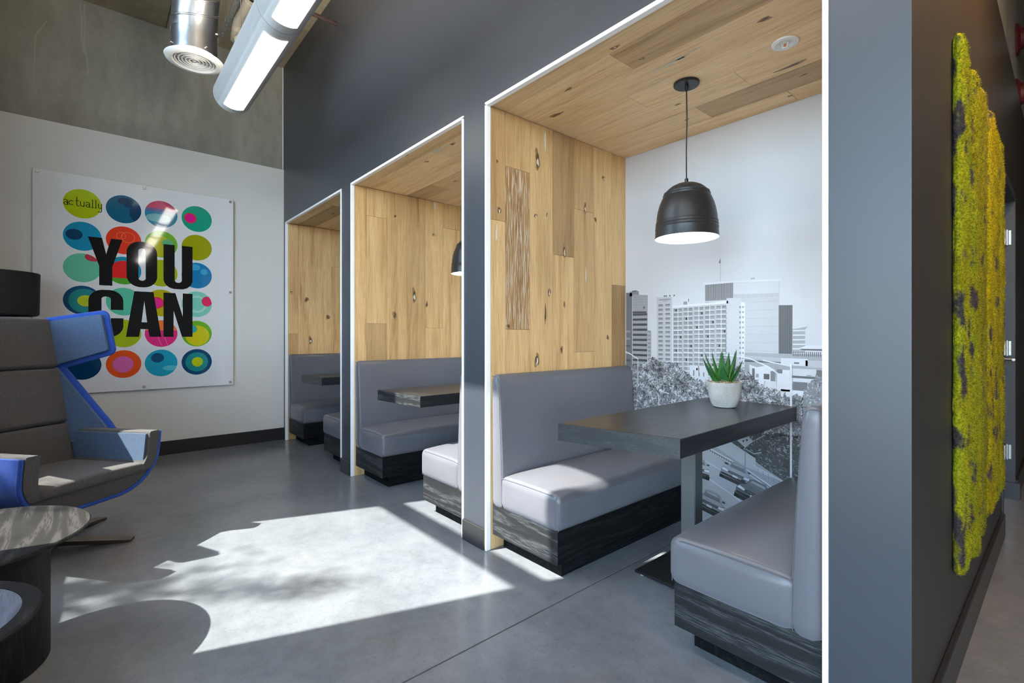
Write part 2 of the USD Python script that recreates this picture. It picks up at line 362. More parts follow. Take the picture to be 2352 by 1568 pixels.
obj('trim_caulk', bx(-5.75, -5.7395, -.006, 0, 2.985, ZC), M['trim_white'], smooth=False, kind='structure')
SW = Print(lambda y, z, l: (-5.7494, y, z))
for pts in ([(-1.66, 4.1), (-1.655, 3.9), (-1.665, 3.75), (-1.64, 3.62), (-1.635, 3.48)], [(-1.69, 4.1), (-1.675, 3.95), (-1.68, 3.8), (-1.66, 3.66)], [(-1.9, 3.85), (-1.97, 3.7), (-1.98, 3.3)]):
    SW.add(LineString(pts).buffer(.006 if pts[0][0] > -1.8 else .004), (.385, .365, .315), 0)
SW.out('mineral_streak', printed('mineral_streaks', .9), None, kind='structure')

# right wall: door recess, drywall to 2.97 m, concrete above
XR = -.27
DY0, DY1, DH = 2.42, 3.34, 2.12
for y0, y1, z0, z1 in ((0.003, DY0, 0, 2.97), (DY1, 9.0, 0, 2.97), (DY0, DY1, DH, 2.97)):
    obj('wall_right', bx(XR - .015, XR, y0, y1, z0, z1), M['paint_black'], smooth=False, kind='structure')
obj('wall_front', bx(-.285, XR, 0, .003, 0, ZC), M['paint_dark'], smooth=False, kind='structure')
obj('wall_right_concrete', bx(-.6, XR - .03, .1, 9.0, 2.97, ZC), M['concrete_wall'], smooth=False, kind='structure')
obj('wall_far', bx(-.5, 3.7, 9.0, 9.1, 0, ZC), M['paint_taupe'], smooth=False, kind='structure')
obj('wall_east', bx(3.6, 3.7, -2.55, 9.0, 0, ZC), M['paint_taupe'], smooth=False, kind='structure')

# window wall behind the camera: one tall bay with the sun in it, glazed bays for soft fill under an added canopy
WY0, WY1 = -2.60, -2.55
SB = (-3.911, -2.511)
wp = sbox(-5.9, 0, 3.7, ZC)
holes = [sbox(SB[0], 1.075, SB[1], 3.075), sbox(SB[0], 3.2125, SB[1], 4.12)]
bays = [(-1.3 + i * 1.19, -1.3 + i * 1.19 + 1.13) for i in range(3)]
holes += [sbox(a, .15, b, 3.6) for a, b in bays]
obj('wall_window', ext_y(wp.difference(unary_union(holes)), WY0, WY1), M['paint_dark'], smooth=False, kind='structure')
for k, h in enumerate(holes):
    x0, z0, x1, z1 = h.bounds
    w = thing(f'window_{k + 1}', kind='structure')
    obj('pane', bx(x0, x1, -2.578, -2.572, z0, z1), M['glass'], w, smooth=False)
obj('entrance_canopy', bx(-2.45, 4.5, -5.8, -2.62, 3.75, 3.9), M['paint_white'], smooth=False, kind='structure')  # added unseen canopy, keeps the sun out of the glazed bays

# baseboards
bb = []
obj('baseboard_left', cbx(-5.72, -5.702, -2.55, 0, 0, .13, .003), M['baseboard'], smooth=False, kind='structure')
for a, b in ((-2.2535, -2.0565), (-4.0535, -3.8565), (-5.70, -5.6565)):
    obj('baseboard_front', cbx(a, b, -.016, 0, 0, .115, .003), M['baseboard'], smooth=False, kind='structure')
obj('baseboard_front', cbx(-.4535, XR, -.016, 0, 0, .115, .003), M['baseboard'], smooth=False, kind='structure')
for a, b in ((-.016, DY0 - .06), (DY1 + .0, 9.0)):
    obj('baseboard_right', cbx(XR, XR + .017, a, b, 0, .13, .003), M['baseboard'], smooth=False, kind='structure')

# white metal edge trim round each opening
for k, (a, b) in enumerate(BOOTHS):
    t = thing(f'trim_{k + 1}', kind='structure')
    w = .015
    for nm, q in (('side_trim', (a, a + w, -.007, .022, 0, H1 + .0)), ('side_trim', (b - w, b, -.007, .022, 0, H1 + .0)), ('top_trim', (a, b, -.007, .022, H1 - .008, H1 + .010))):
        obj(nm, cbx(*q, .0015), M['trim_white'], t, smooth=False)

# oak plank lining of the booths
YB = [.022, .125, .31, .497, .685, .875, 1.065, BD]
SIDE = [  # joints per column on the left side
    [[1.775], [1.184, 2.083], [], [1.637], [1.046, 1.945], [], [1.493]],
    [[], [1.25, 2.15], [], [], [1.218], [2.154], [1.5]],
    [[1.169], [], [], [1.95], [1.3], [], [1.7]]]
TOPJ = [
    [[], [-1.33], [], [-1.505], [-1.038], [-1.335], [-.943]],
    [[], [-2.822], [], [-3.43], [-2.9], [-3.3], [-2.6]],
    [[], [-4.6], [], [-5.2], [-4.7], [], [-5.1]]]
rng = random.Random(4)
G = .0006
where = ['nearest booth', 'middle booth', 'farthest booth']
for k, (a, b) in enumerate(BOOTHS):
    L = thing('oak_lining', f'knotty oak plank lining on sides and ceiling of the {where[k]}', 'wall lining', kind='structure')
    xl, xr = a + .015, b - .015
    for c in range(7):
        y0, y1 = YB[c], YB[c + 1]
        zs = [0] + sorted(SIDE[k][c]) + [H1 - .003]
        for q, (z0, z1) in enumerate(zip(zs[:-1], zs[1:])):
            mat = M['oak_z']
            if k == 0 and c == 1 and q == 1: mat = M['oak_grey']
            if k == 0 and ((c == 6 and q == 0) or (c == 3 and q == 1)): mat = M['oak_brown']
            if k == 1 and c == 1 and q == 0: mat = M['oak_brown']
            d = rng.uniform(-.0006, .0006)
            obj('plank', cbx(a + .0075, xl + d, y0 + G, y1 - G, z0 + G, z1 - G, .0008), mat, L, smooth=False)
        zs = [0] + sorted(rng.uniform(.6, 2.0) for _ in range(rng.choice((0, 1)))) + [H1 - .003]
        for z0, z1 in zip(zs[:-1], zs[1:]):
            obj('plank', cbx(xr, b - .0085, y0 + G, y1 - G, z0 + G, z1 - G, .0008), M['oak_z'], L, smooth=False)
        xs = [a + .0085] + sorted(TOPJ[k][c]) + [b - .0085]
        for q, (x0, x1) in enumerate(zip(xs[:-1], xs[1:])):
            mat = M['oak_brown_x'] if (k, c, q) in ((0, 1, 1), (1, 3, 0), (0, 5, 1), (2, 1, 0)) else M['oak_x']
            d = rng.uniform(-.0006, .0006)
            obj('plank', cbx(x0 + G, x1 - G, y0 + G, y1 - G, H1 - .001 + d, H1 + .006, .0008), mat, L, smooth=False)
    # knots and pale filler, as flat marks let into the faces
    kn = {0: [(.369, 2.171, .020, .055, 1), (.43, 2.30, .006, .07, 2), (.081, 1.831, .014, .02, 1), (.354, 1.846, .012, .012, 1), (.447, 1.865, .009, .011, 1), (.79, 1.965, .013, .034, 1), (.597, 1.665, .016, .04, 1), (.893, 1.907, .014, .014, 0),
              (.975, 2.195, .012, .02, 1), (.795, 1.535, .004, .05, 2), (.466, 1.407, .013, .022, 1), (.365, 1.006, .018, .045, 1), (.061, 1.705, .005, .05, 2), (.572, 1.062, .012, .02, 0), (.434, 1.277, .010, .05, 0), (.597, 1.34, .008, .018, 0), (1.021, 1.136, .014, .016, 0), (.067, 2.094, .008, .010, 0), (.148, 1.201, .012, .014, 0)],
          1: [(.571, 1.503, .022, .06, 1), (.382, 1.325, .02, .035, 0), (.772, 2.076, .012, .014, 1), (.386, 2.184, .010, .014, 0), (.7, 1.431, .012, .024, 0), (.786, 2.341, .011, .04, 2)],
          2: [(.26, 1.093, .022, .04, 1), (.058, 1.624, .014, .016, 1), (.457, 1.362, .02, .03, 0), (.218, 1.553, .02, .03, 0)]}[k]
    P = Print(lambda y, z, l: (xl + .0009 + .0002 * l, y, z))
    def blob(cu, cv, ru, rv, seed):
        r2 = np.random.default_rng(seed); an = np.linspace(0, 2 * PI, 22, endpoint=False)
        rad = 1 + .22 * np.sin(2 * an + r2.uniform(0, 6)) + .16 * np.sin(3 * an + r2.uniform(0, 6)) + r2.uniform(-.1, .1, 22)
        return Polygon(np.stack([cu + ru * rad * np.cos(an), cv + rv * rad * np.sin(an)], 1)).buffer(0)
    for i, (y, z, ry, rz, kind) in enumerate(kn):
        if kind < 2:
            P.add(blob(y, z, ry, rz, i), (.30, .17, .07), 0)
            P.add(blob(y, z, ry * .62, rz * .66, i + 50), (.10, .055, .028), 1)
        if kind >= 1:
            P.add(blob(y + .002, z - (.2 * rz if kind == 1 else 0), ry * (.36 if kind == 1 else 1), rz * (.42 if kind == 1 else 1), i + 90), (.66, .62, .52), 2)
    P.out('knot', M['knots'], L)
    cn = {0: [(-1.2, .392, .11, .006, 2), (-1.15, .384, .03, .011, 2), (-1.07, .381, .03, .004, 2), (-1.888, .37, .05, .012, 0), (-1.255, .264, .012, .010, 1), (-1.378, .772, .016, .008, 0), (-.787, .395, .03, .01, 0), (-1.282, .102, .03, .008, 1), (-1.651, .212, .03, .007, 0), (-1.441, .977, .02, .006, 1),
              (-.952, 1.129, .015, .008, 1), (-.841, .829, .06, .012, 0), (-.832, .957, .02, .008, 0)],
          1: [(-2.77, .142, .07, .014, 2), (-2.66, .15, .04, .012, 2), (-2.614, .16, .03, .01, 0), (-2.996, .199, .02, .01, 1), (-3.229, .595, .02, .01, 0), (-2.976, .028, .02, .01, 0)], 2: [(-4.9, .24, .05, .012, 0)]}[k]
    P = Print(lambda x, y, l: (x, y, H1 - .0018 - .0002 * l))
    for i, (x, y, rx, ry, kind) in enumerate(cn):
        if kind < 2:
            P.add(blob(x, y, rx, ry, i + 7), (.32, .19, .085), 0); P.add(blob(x, y, rx * .55, ry * .6, i + 57), (.14, .08, .04), 1)
        if kind >= 1: P.add(blob(x, y, rx * (.3 if kind == 1 else 1), ry * (.35 if kind == 1 else 1), i + 97), (.60, .56, .44), 2)
    if k == 0: P.rect(-1.5, -1.27, .4945, .5005, (.66, .63, .52), 2); P.rect(-1.62, -1.05, .874, .877, (.6, .55, .42), 2)
    P.out('knot', M['knots'], L)
#@@OBJECTS

# ------------------------------------------------------------------ door and moss on the right wall
d = thing('door_1', kind='structure')
obj('door_leaf', cbx(-.345, -.318, DY0, DY1 - .03, .01, DH - .03), M['paint_dark'], d, smooth=False)
obj('jamb', cbx(-.36, XR + .006, DY1 - .035, DY1 + .015, .115, DH, .002), M['paint_dark'], d, smooth=False)
obj('jamb', cbx(-.36, XR + .006, DY0 - .015, DY0 + .03, 0, DH, .002), M['paint_dark'], d, smooth=False)
obj('head_jamb', cbx(-.36, XR + .006, DY0 + .03, DY1 - .035, DH - .03, DH + .02, .002), M['paint_dark'], d, smooth=False)
obj('plinth', cbx(-.36, XR + .030, DY1 - .045, DY1 + .02, 0, .115, .002), M['paint_dark'], d, smooth=False)
for z in (1.84, 1.06, .33):
    obj('hinge', [cyl((-.305, DY1 - .05, z - .055), (-.305, DY1 - .05, z + .055), .0085, 12), bx(-.318, -.312, DY1 - .10, DY1 - .05, z - .05, z + .05), bx(-.318, -.285, DY1 - .041, DY1 - .035, z - .05, z + .05)], M['steel'], d)
obj('handle', [cyl((-.318, DY1 - .12, .985), (-.262, DY1 - .12, .985), .010, 12), cyl((-.264, DY1 - .21, .985), (-.264, DY1 - .11, .985), .009, 12)], M['steel'], d)

moss_m = usdkit.material(stage, LK + 'moss', {
    'g': ('geometry', {}), 'a': ('attribute', {'attribute': 'tint'}), 'n2': ('noise_texture', {'scale': 150.0, 'detail': 2.0}),
    'r2': ('rgb_ramp', {'ramp': [(.32, (.45, .45, .45)), (.62, (1.15, 1.15, 1.1))]}), 'x': ('mix', {'mix_type': 'multiply', 'fac': 1.0}),
    'p': ('principled_bsdf', {'roughness': .9, 'specular_ior_level': .1})},
    [('g.position', 'n2.vector'), ('n2.fac', 'r2.fac'), ('a.color', 'x.color1'), ('r2.color', 'x.color2'), ('x.color', 'p.base_color')], surface='p.BSDF')
order = ['nearest', 'second', 'third', 'fourth', 'fifth', 'farthest']
tones = ['longest looking, with dark purple patches', 'near edge with purple patches and painted shade', 'duller olive tone', 'brightest yellow tone', 'between two yellow strips', 'beside the dark door']
BASE = [(.27, .26, .010), (.23, .22, .010), (.19, .17, .012), (.30, .245, .008), (.24, .21, .010), (.26, .22, .010)]
def moss_tint(v, k, w):
    q = v * np.array([30, 30, 11]) + k * 13.3
    n1 = meshkit.fbm(q, 4, k); n3 = meshkit.fbm(v * np.array([60, 60, 40]) + 5 + k, 2, k + 20); n4 = meshkit.fbm(v * np.array([12, 12, 5]) + 9 + k, 2, k + 40)
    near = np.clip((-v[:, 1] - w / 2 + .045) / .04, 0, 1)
    patch = np.clip((n1 + .07 * near * (k < 2) + .03 * near - .62) / .10, 0, 1)[:, None]  # purple moss patches, thickened on the near side to paint its shading
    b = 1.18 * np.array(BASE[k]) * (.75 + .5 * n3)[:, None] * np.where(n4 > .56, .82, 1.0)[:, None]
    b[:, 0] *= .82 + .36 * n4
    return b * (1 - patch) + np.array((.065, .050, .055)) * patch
for k, (y1, z0, z1) in enumerate(((.765, .335, 2.185), (1.063, .305, 2.165), (1.285, .325, 2.165), (1.605, .33, 2.17), (1.847, .33, 2.165), (2.077, .335, 2.165))):
    t = thing('moss_strip', f'{order[k]} of six vertical moss strips, {tones[k]}', 'moss panel', loc=(XR, y1 - .075, z0))
    w, h = .150, z1 - z0
    m = rgrid((.0, -w / 2, 0), (.032, w / 2, h), (.016, .035, .035), step=.009 if k < 2 else .016)
    def fuzz(v, k=k):
        nn = meshkit.fbm(v * np.array([55, 55, 55]) + k * 9.7, 3, k); n2 = meshkit.fbm(v * np.array([10, 10, 7]) + k * 3.1, 2, k + 5)
        on = (v[:, 0] > .004)[:, None]
        c = np.stack([np.full(len(v), .010), np.clip(v[:, 1], -w / 2 + .02, w / 2 - .02), np.clip(v[:, 2], .02, h - .02)], 1)
        dr = v - c; dr /= np.linalg.norm(dr, axis=1, keepdims=True) + 1e-9
        return v + on * dr * ((nn - .5) * .010 + (n2 - .5) * .016)[:, None]
    m = warp(m, fuzz)
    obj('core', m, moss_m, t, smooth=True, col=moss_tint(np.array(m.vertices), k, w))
    r = np.random.default_rng(k); N = (16000, 10000, 7000, 6000, 5000, 4000)[k]
    P, fi = trimesh.sample.sample_surface(m, N, seed=k)
    nn = m.face_normals[fi]; keep = P[:, 0] > .006; P, nn = P[keep], nn[keep]
    dr = nn + r.normal(0, .45, P.shape); dr[:, 0] = np.maximum(dr[:, 0], -.05); dr /= np.linalg.norm(dr, axis=1, keepdims=True)
    a = np.cross(dr, r.normal(0, 1, P.shape)); a /= np.linalg.norm(a, axis=1, keepdims=True); b = np.cross(dr, a)
    Lh = r.uniform(.004, .010, (len(P), 1)); wd = .0011
    V = np.stack([P + a * wd, P - a * wd * .5 + b * wd * .87, P - a * wd * .5 - b * wd * .87, P + dr * Lh], 1).reshape(-1, 3)
    i = np.arange(len(P))[:, None] * 4
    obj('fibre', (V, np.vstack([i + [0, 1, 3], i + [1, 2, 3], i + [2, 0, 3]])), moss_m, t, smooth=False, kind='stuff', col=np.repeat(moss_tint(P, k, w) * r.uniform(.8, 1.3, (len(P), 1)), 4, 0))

# ------------------------------------------------------------------ booths: benches, tables, pendants
SIDES = {'left': 1, 'right': -1}
def bench(k, side):
    a, b = BOOTHS[k]
    x0, sg = (a + .018, 1) if side == 'left' else (b - .018, -1)
    lab = {(0, 'left'): 'grey vinyl bench with a sunlit seat end, left in the nearest booth',
           (0, 'right'): 'large grey vinyl bench in the right foreground under the plant table',
           (1, 'left'): 'shaded grey vinyl bench on the left of the middle booth',
           (1, 'right'): 'bright sunlit vinyl bench on the right of the middle booth',
           (2, 'left'): 'grey vinyl bench on the left of the farthest booth',
           (2, 'right'): 'grey vinyl bench on the right of the farthest booth, half hidden'}[(k, side)]
    t = thing('booth_bench', lab, 'bench', loc=(x0, 0, 0), group=None)
    fx = lambda m: (warp(m, lambda v: v * np.array([sg, 1, 1])) if sg == 1 else (lambda q: (q.invert(), q)[1])(warp(m, lambda v: v * np.array([sg, 1, 1]))))
    obj('base', fx(cbx(.006, .483, .034, 1.213, .085, .25, .0012)), M['black_oak_shaded'], t, smooth=False)
    obj('end_panel', fx(cbx(.006, .485, .030, .034, .085, .25, .0012)), M['black_oak_x'], t, smooth=False, label='end panel with pale open grain')
    obj('toe_kick', fx(cbx(.012, .445, .100, 1.213, 0, .087, .0015)), M['black_oak_shaded'], t, smooth=False)
    lo, hi = np.array((.076, .020, .238)), np.array((.505, 1.215, .412))
    def crown(v):
        u = (v[:, 0] - .29) / .215; w = (v[:, 1] - .6175) / .5975
        q = np.clip((v[:, 2] - .33) / .075, 0, 1)
        bulge = np.clip(1 - u ** 2, 0, 1) ** .8 * np.clip(1 - np.abs(w) ** 5, 0, 1)
        v[:, 2] += q * .036 * bulge
        v[:, 1] -= .010 * np.clip(1 - u ** 2, 0, 1) * np.clip(-w - .9, 0, .1) * 10 * np.clip(1 - ((v[:, 2] - .32) / .085) ** 2, 0, 1)
        v[:, 0] += .008 * np.clip(1 - w ** 4, 0, 1) * np.clip((v[:, 0] - .45) / .047, 0, 1) * np.clip(1 - ((v[:, 2] - .32) / .085) ** 2, 0, 1)
        return v
    sc = obj('seat_cushion', fx(warp(rgrid(lo, hi, (.040, .024, .040), .035, 5), crown)), M['vinyl'], t, smooth=True)
    def back(v):
        tt = np.clip((v[:, 2] - .30) / .62, 0, 1)
        v[:, 0] *= 1 - .36 * tt ** 1.3
        v[:, 0] += .010 * np.clip(1 - ((v[:, 1] - .63) / .585) ** 4, 0, 1) * np.clip(1 - ((v[:, 2] - .68) / .26) ** 2, 0, 1) * (v[:, 0] > .03)
        return v
    bk = obj('backrest', fx(warp(rgrid((.001, .020, .234), (.096, 1.214, .942), (.036, .022, .050), .04, 5), back)), M['vinyl'], t, smooth=True)
    # stitched welts
    e = .024 * .29
    ss = np.array([(.085, .020 + e, .412 - .012)] + [(x, .020 + e - .001, .412 - .011 + .036 * max(0, 1 - ((x - .29) / .215) ** 2) ** .8 * .12) for x in np.linspace(.12, .455, 8)] + [(.478, .021 + e, .392), (.4945, .022 + e, .375), (.495, .022 + e, .30), (.493, .022 + e, .246)])
    obj('seam', fx(tube(ss, .0019, 6)), M['seam'], sc)
    z = np.linspace(.25, .90, 14)
    xx = (.096 - .036 * .29) * (1 - .36 * np.clip((z - .30) / .62, 0, 1) ** 1.3)
    sb = np.array([(q, .020 + e, zz) for q, zz in zip(xx, z)] + [(.050, .020 + e, .922), (.035, .020 + e, .930), (.004, .020 + e, .931)])
    obj('seam', fx(tube(sb, .0019, 6)), M['seam'], bk)
for k in range(3):
    for side in ('left', 'right'): bench(k, side)

TZ, TT = .775, .073
TABLES = [((-1.433, -.089), (-.928, .019), (-.951, 1.212), (-1.452, 1.212)),
          ((-3.251, -.052), (-2.725, -.010), (-2.735, 1.212), (-3.262, 1.212)),
          ((-5.156, .015), (-4.700, .060), (-4.705, 1.212), (-5.163, 1.212))]
tl = ['black oak booth table with the potted aloe on top, nearest booth', 'black oak booth table with a partly sunlit front edge, middle booth', 'small-looking black oak table in the farthest booth']
def slab_quad(q, z0, z1, c):
    q = np.array(q); pts = []
    ctr = q.mean(0)
    for p in q:
        i = p + (ctr - p) / np.linalg.norm(ctr - p) * c * 1.4
        pts += [(*p, z0 + c), (*p, z1 - c), (*i, z0), (*i, z1)]
    return trimesh.convex.convex_hull(np.array(pts))
for k, q in enumerate(TABLES):
    TZ = (.775, .760, .742)[k]
    c = np.mean(q, 0)
    px, py = c[0] + .02, .54
    t = thing('booth_table', tl[k], 'table', loc=(0, 0, 0), group=None)
    obj('table_top', slab_quad(q, TZ - TT, TZ, .0025), M['black_oak'], t, smooth=False)
    qf = np.array(q); ef = (qf[1] - qf[0]) / np.linalg.norm(qf[1] - qf[0]); nf = np.array([ef[1], -ef[0]])
    obj('edge_band', slab_quad([qf[0] + nf * .0012, qf[1] + nf * .0012, qf[1] - nf * .001, qf[0] - nf * .001], TZ - TT + .001, TZ - .001, .0004), M['black_oak_x' if k == 1 else 'oak_edge_lit'], t, smooth=False)  # thin skin that carries the lit tone of the front edge
    obj('mounting_plate', cbx(px - .15, px + .15, py - .15, py + .15, TZ - TT - .010, TZ - TT, .002), M['black_metal'], t, smooth=False)
    obj('post', cbx(px - .036, px + .036, py - .036, py + .036, .022, TZ - TT - .010, .004), M['dark_steel'], t, smooth=False)
    obj('base_plate', cbx(px - .21, px + .23, .385, .80, .010, .022, .003), M['plate'], t, smooth=False)
    for sx in (-1, 1):
        for sy in (-1, 1): obj('glide', cyl((px + .01 + sx * .19, .592 + sy * .18, 0), (px + .01 + sx * .19, .592 + sy * .18, .011), .012, 12), M['white_enamel'], t)

pl = ['black dome pendant lamp hanging over the table with the aloe', 'black dome pendant lamp in the middle booth, cut off by the wall edge', 'black dome pendant lamp in the farthest booth, hidden behind the wall']
SH = [(.149, 0), (.1478, .012), (.146, .035), (.1475, .046), (.1448, .052), (.1465, .060), (.1438, .066), (.1452, .074), (.1420, .082), (.140, .105), (.135, .135), (.127, .165), (.116, .192), (.1095, .203), (.111, .210), (.1055, .214), (.107, .221), (.099, .226), (.090, .237), (.074, .250), (.052, .261), (.028, .268), (.012, .270)]
for k, (lx, ly) in enumerate(((-1.235, .607), (-3.035, .607), (-4.835, .607))):
    t = thing('pendant_lamp', pl[k], 'pendant lamp', loc=(lx, ly, 0), group=None)
    zb = 1.625
    obj('canopy', lathe([(0, H1 - .014), (.057, H1 - .014), (.060, H1 - .011), (.060, H1 - .002), (0, H1 - .002)], 48), M['black_metal'], t)
    obj('cord', tube([(0, 0, H1 - .012), (.002, .001, 2.2), (-.001, 0, 2.05), (0, 0, zb + .27)], .0032, 8), M['black_metal'], t)
    obj('strain_relief', lathe([(0, H1 - .036), (.008, H1 - .036), (.009, H1 - .014), (0, H1 - .014)], 20), M['black_metal'], t)
    sh = obj('shade', lathe([(r, z + zb) for r, z in SH], 72), M['black_metal'], t)
    obj('collar', lathe([(0, zb + .292), (.007, zb + .292), (.009, zb + .287), (.009, zb + .268), (0, zb + .268)], 20), M['black_metal'], t)
    obj('reflector', lathe([(.149, zb), (.1475, zb - .001), (.1462, zb + .004)] + [(r - .003, z + zb) for r, z in SH[2:-1]] + [(0, zb + .264)], 64), M['shade_inside'], t, label='white enamelled inner side of the shade')
    obj('bulb', trimesh.creation.icosphere(3, .034).apply_translation((0, 0, zb + .075)), M['bulb'], t, smooth=True)

t = thing('sprinkler', 'recessed white fire sprinkler with a glass bulb in the oak booth ceiling', 'sprinkler', loc=(-.793, .618, H1))
obj('escutcheon', lathe([(.022, -.003), (.036, -.010), (.050, -.008), (.052, -.003), (.050, -.001), (.022, -.001)], 48), M['white_enamel'], t)
obj('cup', lathe([(.034, -.0075), (.030, -.002), (.010, -.0015), (0, -.0015)], 36), M['white_enamel'], t)
obj('frame', [tube([(.012, 0, -.003), (.010, 0, -.018), (.002, 0, -.026)], .0022, 8), tube([(-.012, 0, -.003), (-.010, 0, -.018), (-.002, 0, -.026)], .0022, 8), lathe([(0, -.030), (.014, -.029), (.014, -.026), (0, -.025)], 24)], M['white_enamel'], t)
obj('glass_bulb', lathe([(0, -.025), (.0028, -.022), (.0028, -.008), (0, -.003)], 12), simple('orange_glass', (.7, .12, .02), .1), t)

# ------------------------------------------------------------------ potted aloe
TZ = .775
t = thing('potted_aloe', 'green spiky aloe in a round grey concrete pot on the nearest table', 'potted plant', loc=(-1.195, .919, TZ))
obj('pot', lathe([(0, 0), (.047, 0), (.056, .004), (.066, .020), (.076, .050), (.0815, .085), (.0825, .128), (.0805, .131), (.077, .128), (.075, .105), (0, .105)], 72), M['pot'], t)
r = np.random.default_rng(3)
soil = lathe([(0, .124), (.04, .125), (.077, .118)], 40)
obj('soil', soil, simple('straw_soil', (.20, .14, .08), .95, var=(200, .5)), t)
st = []
for i in range(150):
    a, q = r.uniform(0, 2 * PI), .070 * math.sqrt(r.uniform(.05, 1)); c = np.array([q * math.cos(a), q * math.sin(a), .126 + r.uniform(0, .012)])
    a2, R = r.uniform(0, 2 * PI), r.uniform(.008, .02)
    an = np.linspace(a2, a2 + r.uniform(1.2, 4), 7); tl_ = r.uniform(-.5, .5)
    pts = c + np.stack([R * np.cos(an), R * np.sin(an), np.maximum(-.004, tl_ * R * np.sin(an - a2))], 1)
    rr = np.hypot(pts[:, 0], pts[:, 1]); pts[:, :2] *= np.minimum(1, .078 / np.maximum(rr, 1e-6))[:, None]
    st.append(tube(pts, .0009, 4))
obj('straw', st, simple('straw', (.50, .40, .27), .8, var=(90, .4)), t, kind='stuff', label='pale curly straw topping')
LEAF = printed('aloe_leaf', .38, specular_ior_level=.5, subsurface_weight=.0)
R3 = np.array([.6526, .7577, 0]); F3 = np.array([-.7577, .6526, 0])
# tip offsets: sideways, in depth, up; width
LW = 1.35
leaves = [(-.118, -.01, .150, .036), (-.092, .03, .172, .036), (-.100, -.03, .100, .032), (-.050, .04, .178, .036), (-.030, -.03, .185, .046), (.020, .07, .180, .036), (.045, .05, .178, .036), (.040, -.035, .182, .042), (.068, .01, .192, .036),
          (.085, -.02, .138, .036), (-.035, -.055, .110, .044), (.055, .06, .14, .034)]
for i, (sx, sd, up, w) in enumerate(leaves):
    base = np.array([0, 0, .108]) + R3 * sx * .16 + F3 * sd * .3
    tip = np.array([0, 0, .108]) + R3 * sx + F3 * sd + np.array([0, 0, up])
    mid = base * .5 + tip * .5 + (R3 * sx + F3 * sd) * .12 + np.array([0, 0, -.012])
    T = np.linspace(0, 1, 16)
    C = ((1 - T) ** 2)[:, None] * base + (2 * T * (1 - T))[:, None] * mid + (T ** 2)[:, None] * tip
    tg = np.gradient(C, axis=0); tg /= np.linalg.norm(tg, axis=1, keepdims=True)
    outw = R3 * sx + F3 * sd; outw /= np.linalg.norm(outw)
    sdv = np.cross(tg, outw); sdv /= np.linalg.norm(sdv, axis=1, keepdims=True) + 1e-9
    nv = np.cross(sdv, tg)
    W = w * LW * .5 * np.clip(1.02 - T ** 1.7, .0, 1) * (.78 + .5 * T * (1 - T) * 2); W[-1] = .0004
    TH = .30 * W + .0012; TH[-1] = .0004
    ang = np.linspace(0, 2 * PI, 14, endpoint=False)
    V = []
    for j in range(16):
        ca, sa = np.cos(ang), np.sin(ang)
        V.append(C[j] + sdv[j] * (W[j] * ca)[:, None] - nv[j] * (TH[j] * sa - .35 * W[j] * (1 - ca ** 2) + .2 * W[j])[:, None] * -1)
    V = np.vstack(V); n, sg = 16, 14
    ii, jj = np.meshgrid(np.arange(n - 1), np.arange(sg), indexing='ij'); j2 = (jj + 1) % sg
    q = np.stack([ii * sg + jj, ii * sg + j2, (ii + 1) * sg + j2, (ii + 1) * sg + jj], -1).reshape(-1, 4)
    fs = [q[:, [0, 1, 2]], q[:, [0, 2, 3]]]
    tc = np.repeat(T, sg)
    g0, g1, g2 = np.array((.30, .36, .010)), np.array((.034, .155, .015)), np.array((.009, .072, .020))
    col = np.where((tc < .35)[:, None], g0 + (g1 - g0) * (tc / .35)[:, None], g1 + (g2 - g1) * ((tc - .35) / .65)[:, None])
    if i in (10, 9, 2, 0): col = col * .35 + np.array((.010, .066, .022)) * .65
    Vs, Fs, Cs, nn = [V], fs, [col], len(V)
    for j in range(3, 15):      # marginal teeth
        for s in (-1, 1):
            p = C[j] + sdv[j] * W[j] * s
            V3 = np.array([p - tg[j] * .0022, p + tg[j] * .0022, p + sdv[j] * s * .0035 + tg[j] * .003, p + nv[j] * .0012])
            Vs.append(V3); Fs = Fs + [np.array([[0, 1, 2], [0, 2, 3], [1, 3, 2]]) + nn]; Cs.append(np.tile((.03, .06, .02), (4, 1))); nn += 4
    obj('leaf', trimesh.Trimesh(np.vstack(Vs), np.vstack(Fs), process=False), LEAF, t, smooth=True, col=np.vstack(Cs))

# ------------------------------------------------------------------ poster on the end wall
PX = -5.690
t = thing('wall_poster', 'white acrylic poster of coloured dots reading actually YOU CAN, on the end wall', 'poster')
obj('panel', cbx(PX - .012, PX, -1.985, -.500, .640, 2.556, .0015), M['acrylic'], t, smooth=False)
PRT = Print(lambda y, z, l: (PX + .0003 + .00012 * l, y, z))
cy, cz, cr = (-1.671, -1.387, -1.107, -.820), (2.307, 2.022, 1.745, 1.460, 1.168, .887), .127
def disc(c, r, k, col, dy=0, dz=0, lay=0, sq=1.0, within=None):
    p = affinity.scale(Point(cy[c] + dy, cz[k] + dz).buffer(r, 24), 1, sq)
    if within: p = p.intersection(Point(cy[c], cz[k]).buffer(within, 24))
    PRT.add(p, col, lay)
S = srgb
lime, olive, teal, mint, cyan, navy, red, orange, pink = S(178, 196, 20), S(158, 160, 10), S(20, 150, 130), S(105, 195, 165), S(20, 145, 185), S(8, 62, 98), S(235, 45, 45), S(238, 85, 25), S(232, 30, 125)
disc(0, cr, 0, lime)
disc(1, cr, 0, S(12, 95, 130)); disc(1, .06, 0, navy, .015, .075, 1, .5, cr); disc(1, .05, 0, navy, .09, -.02, 2, 1.6, cr); disc(1, .03, 0, navy, .03, .05, 3, 1, cr)
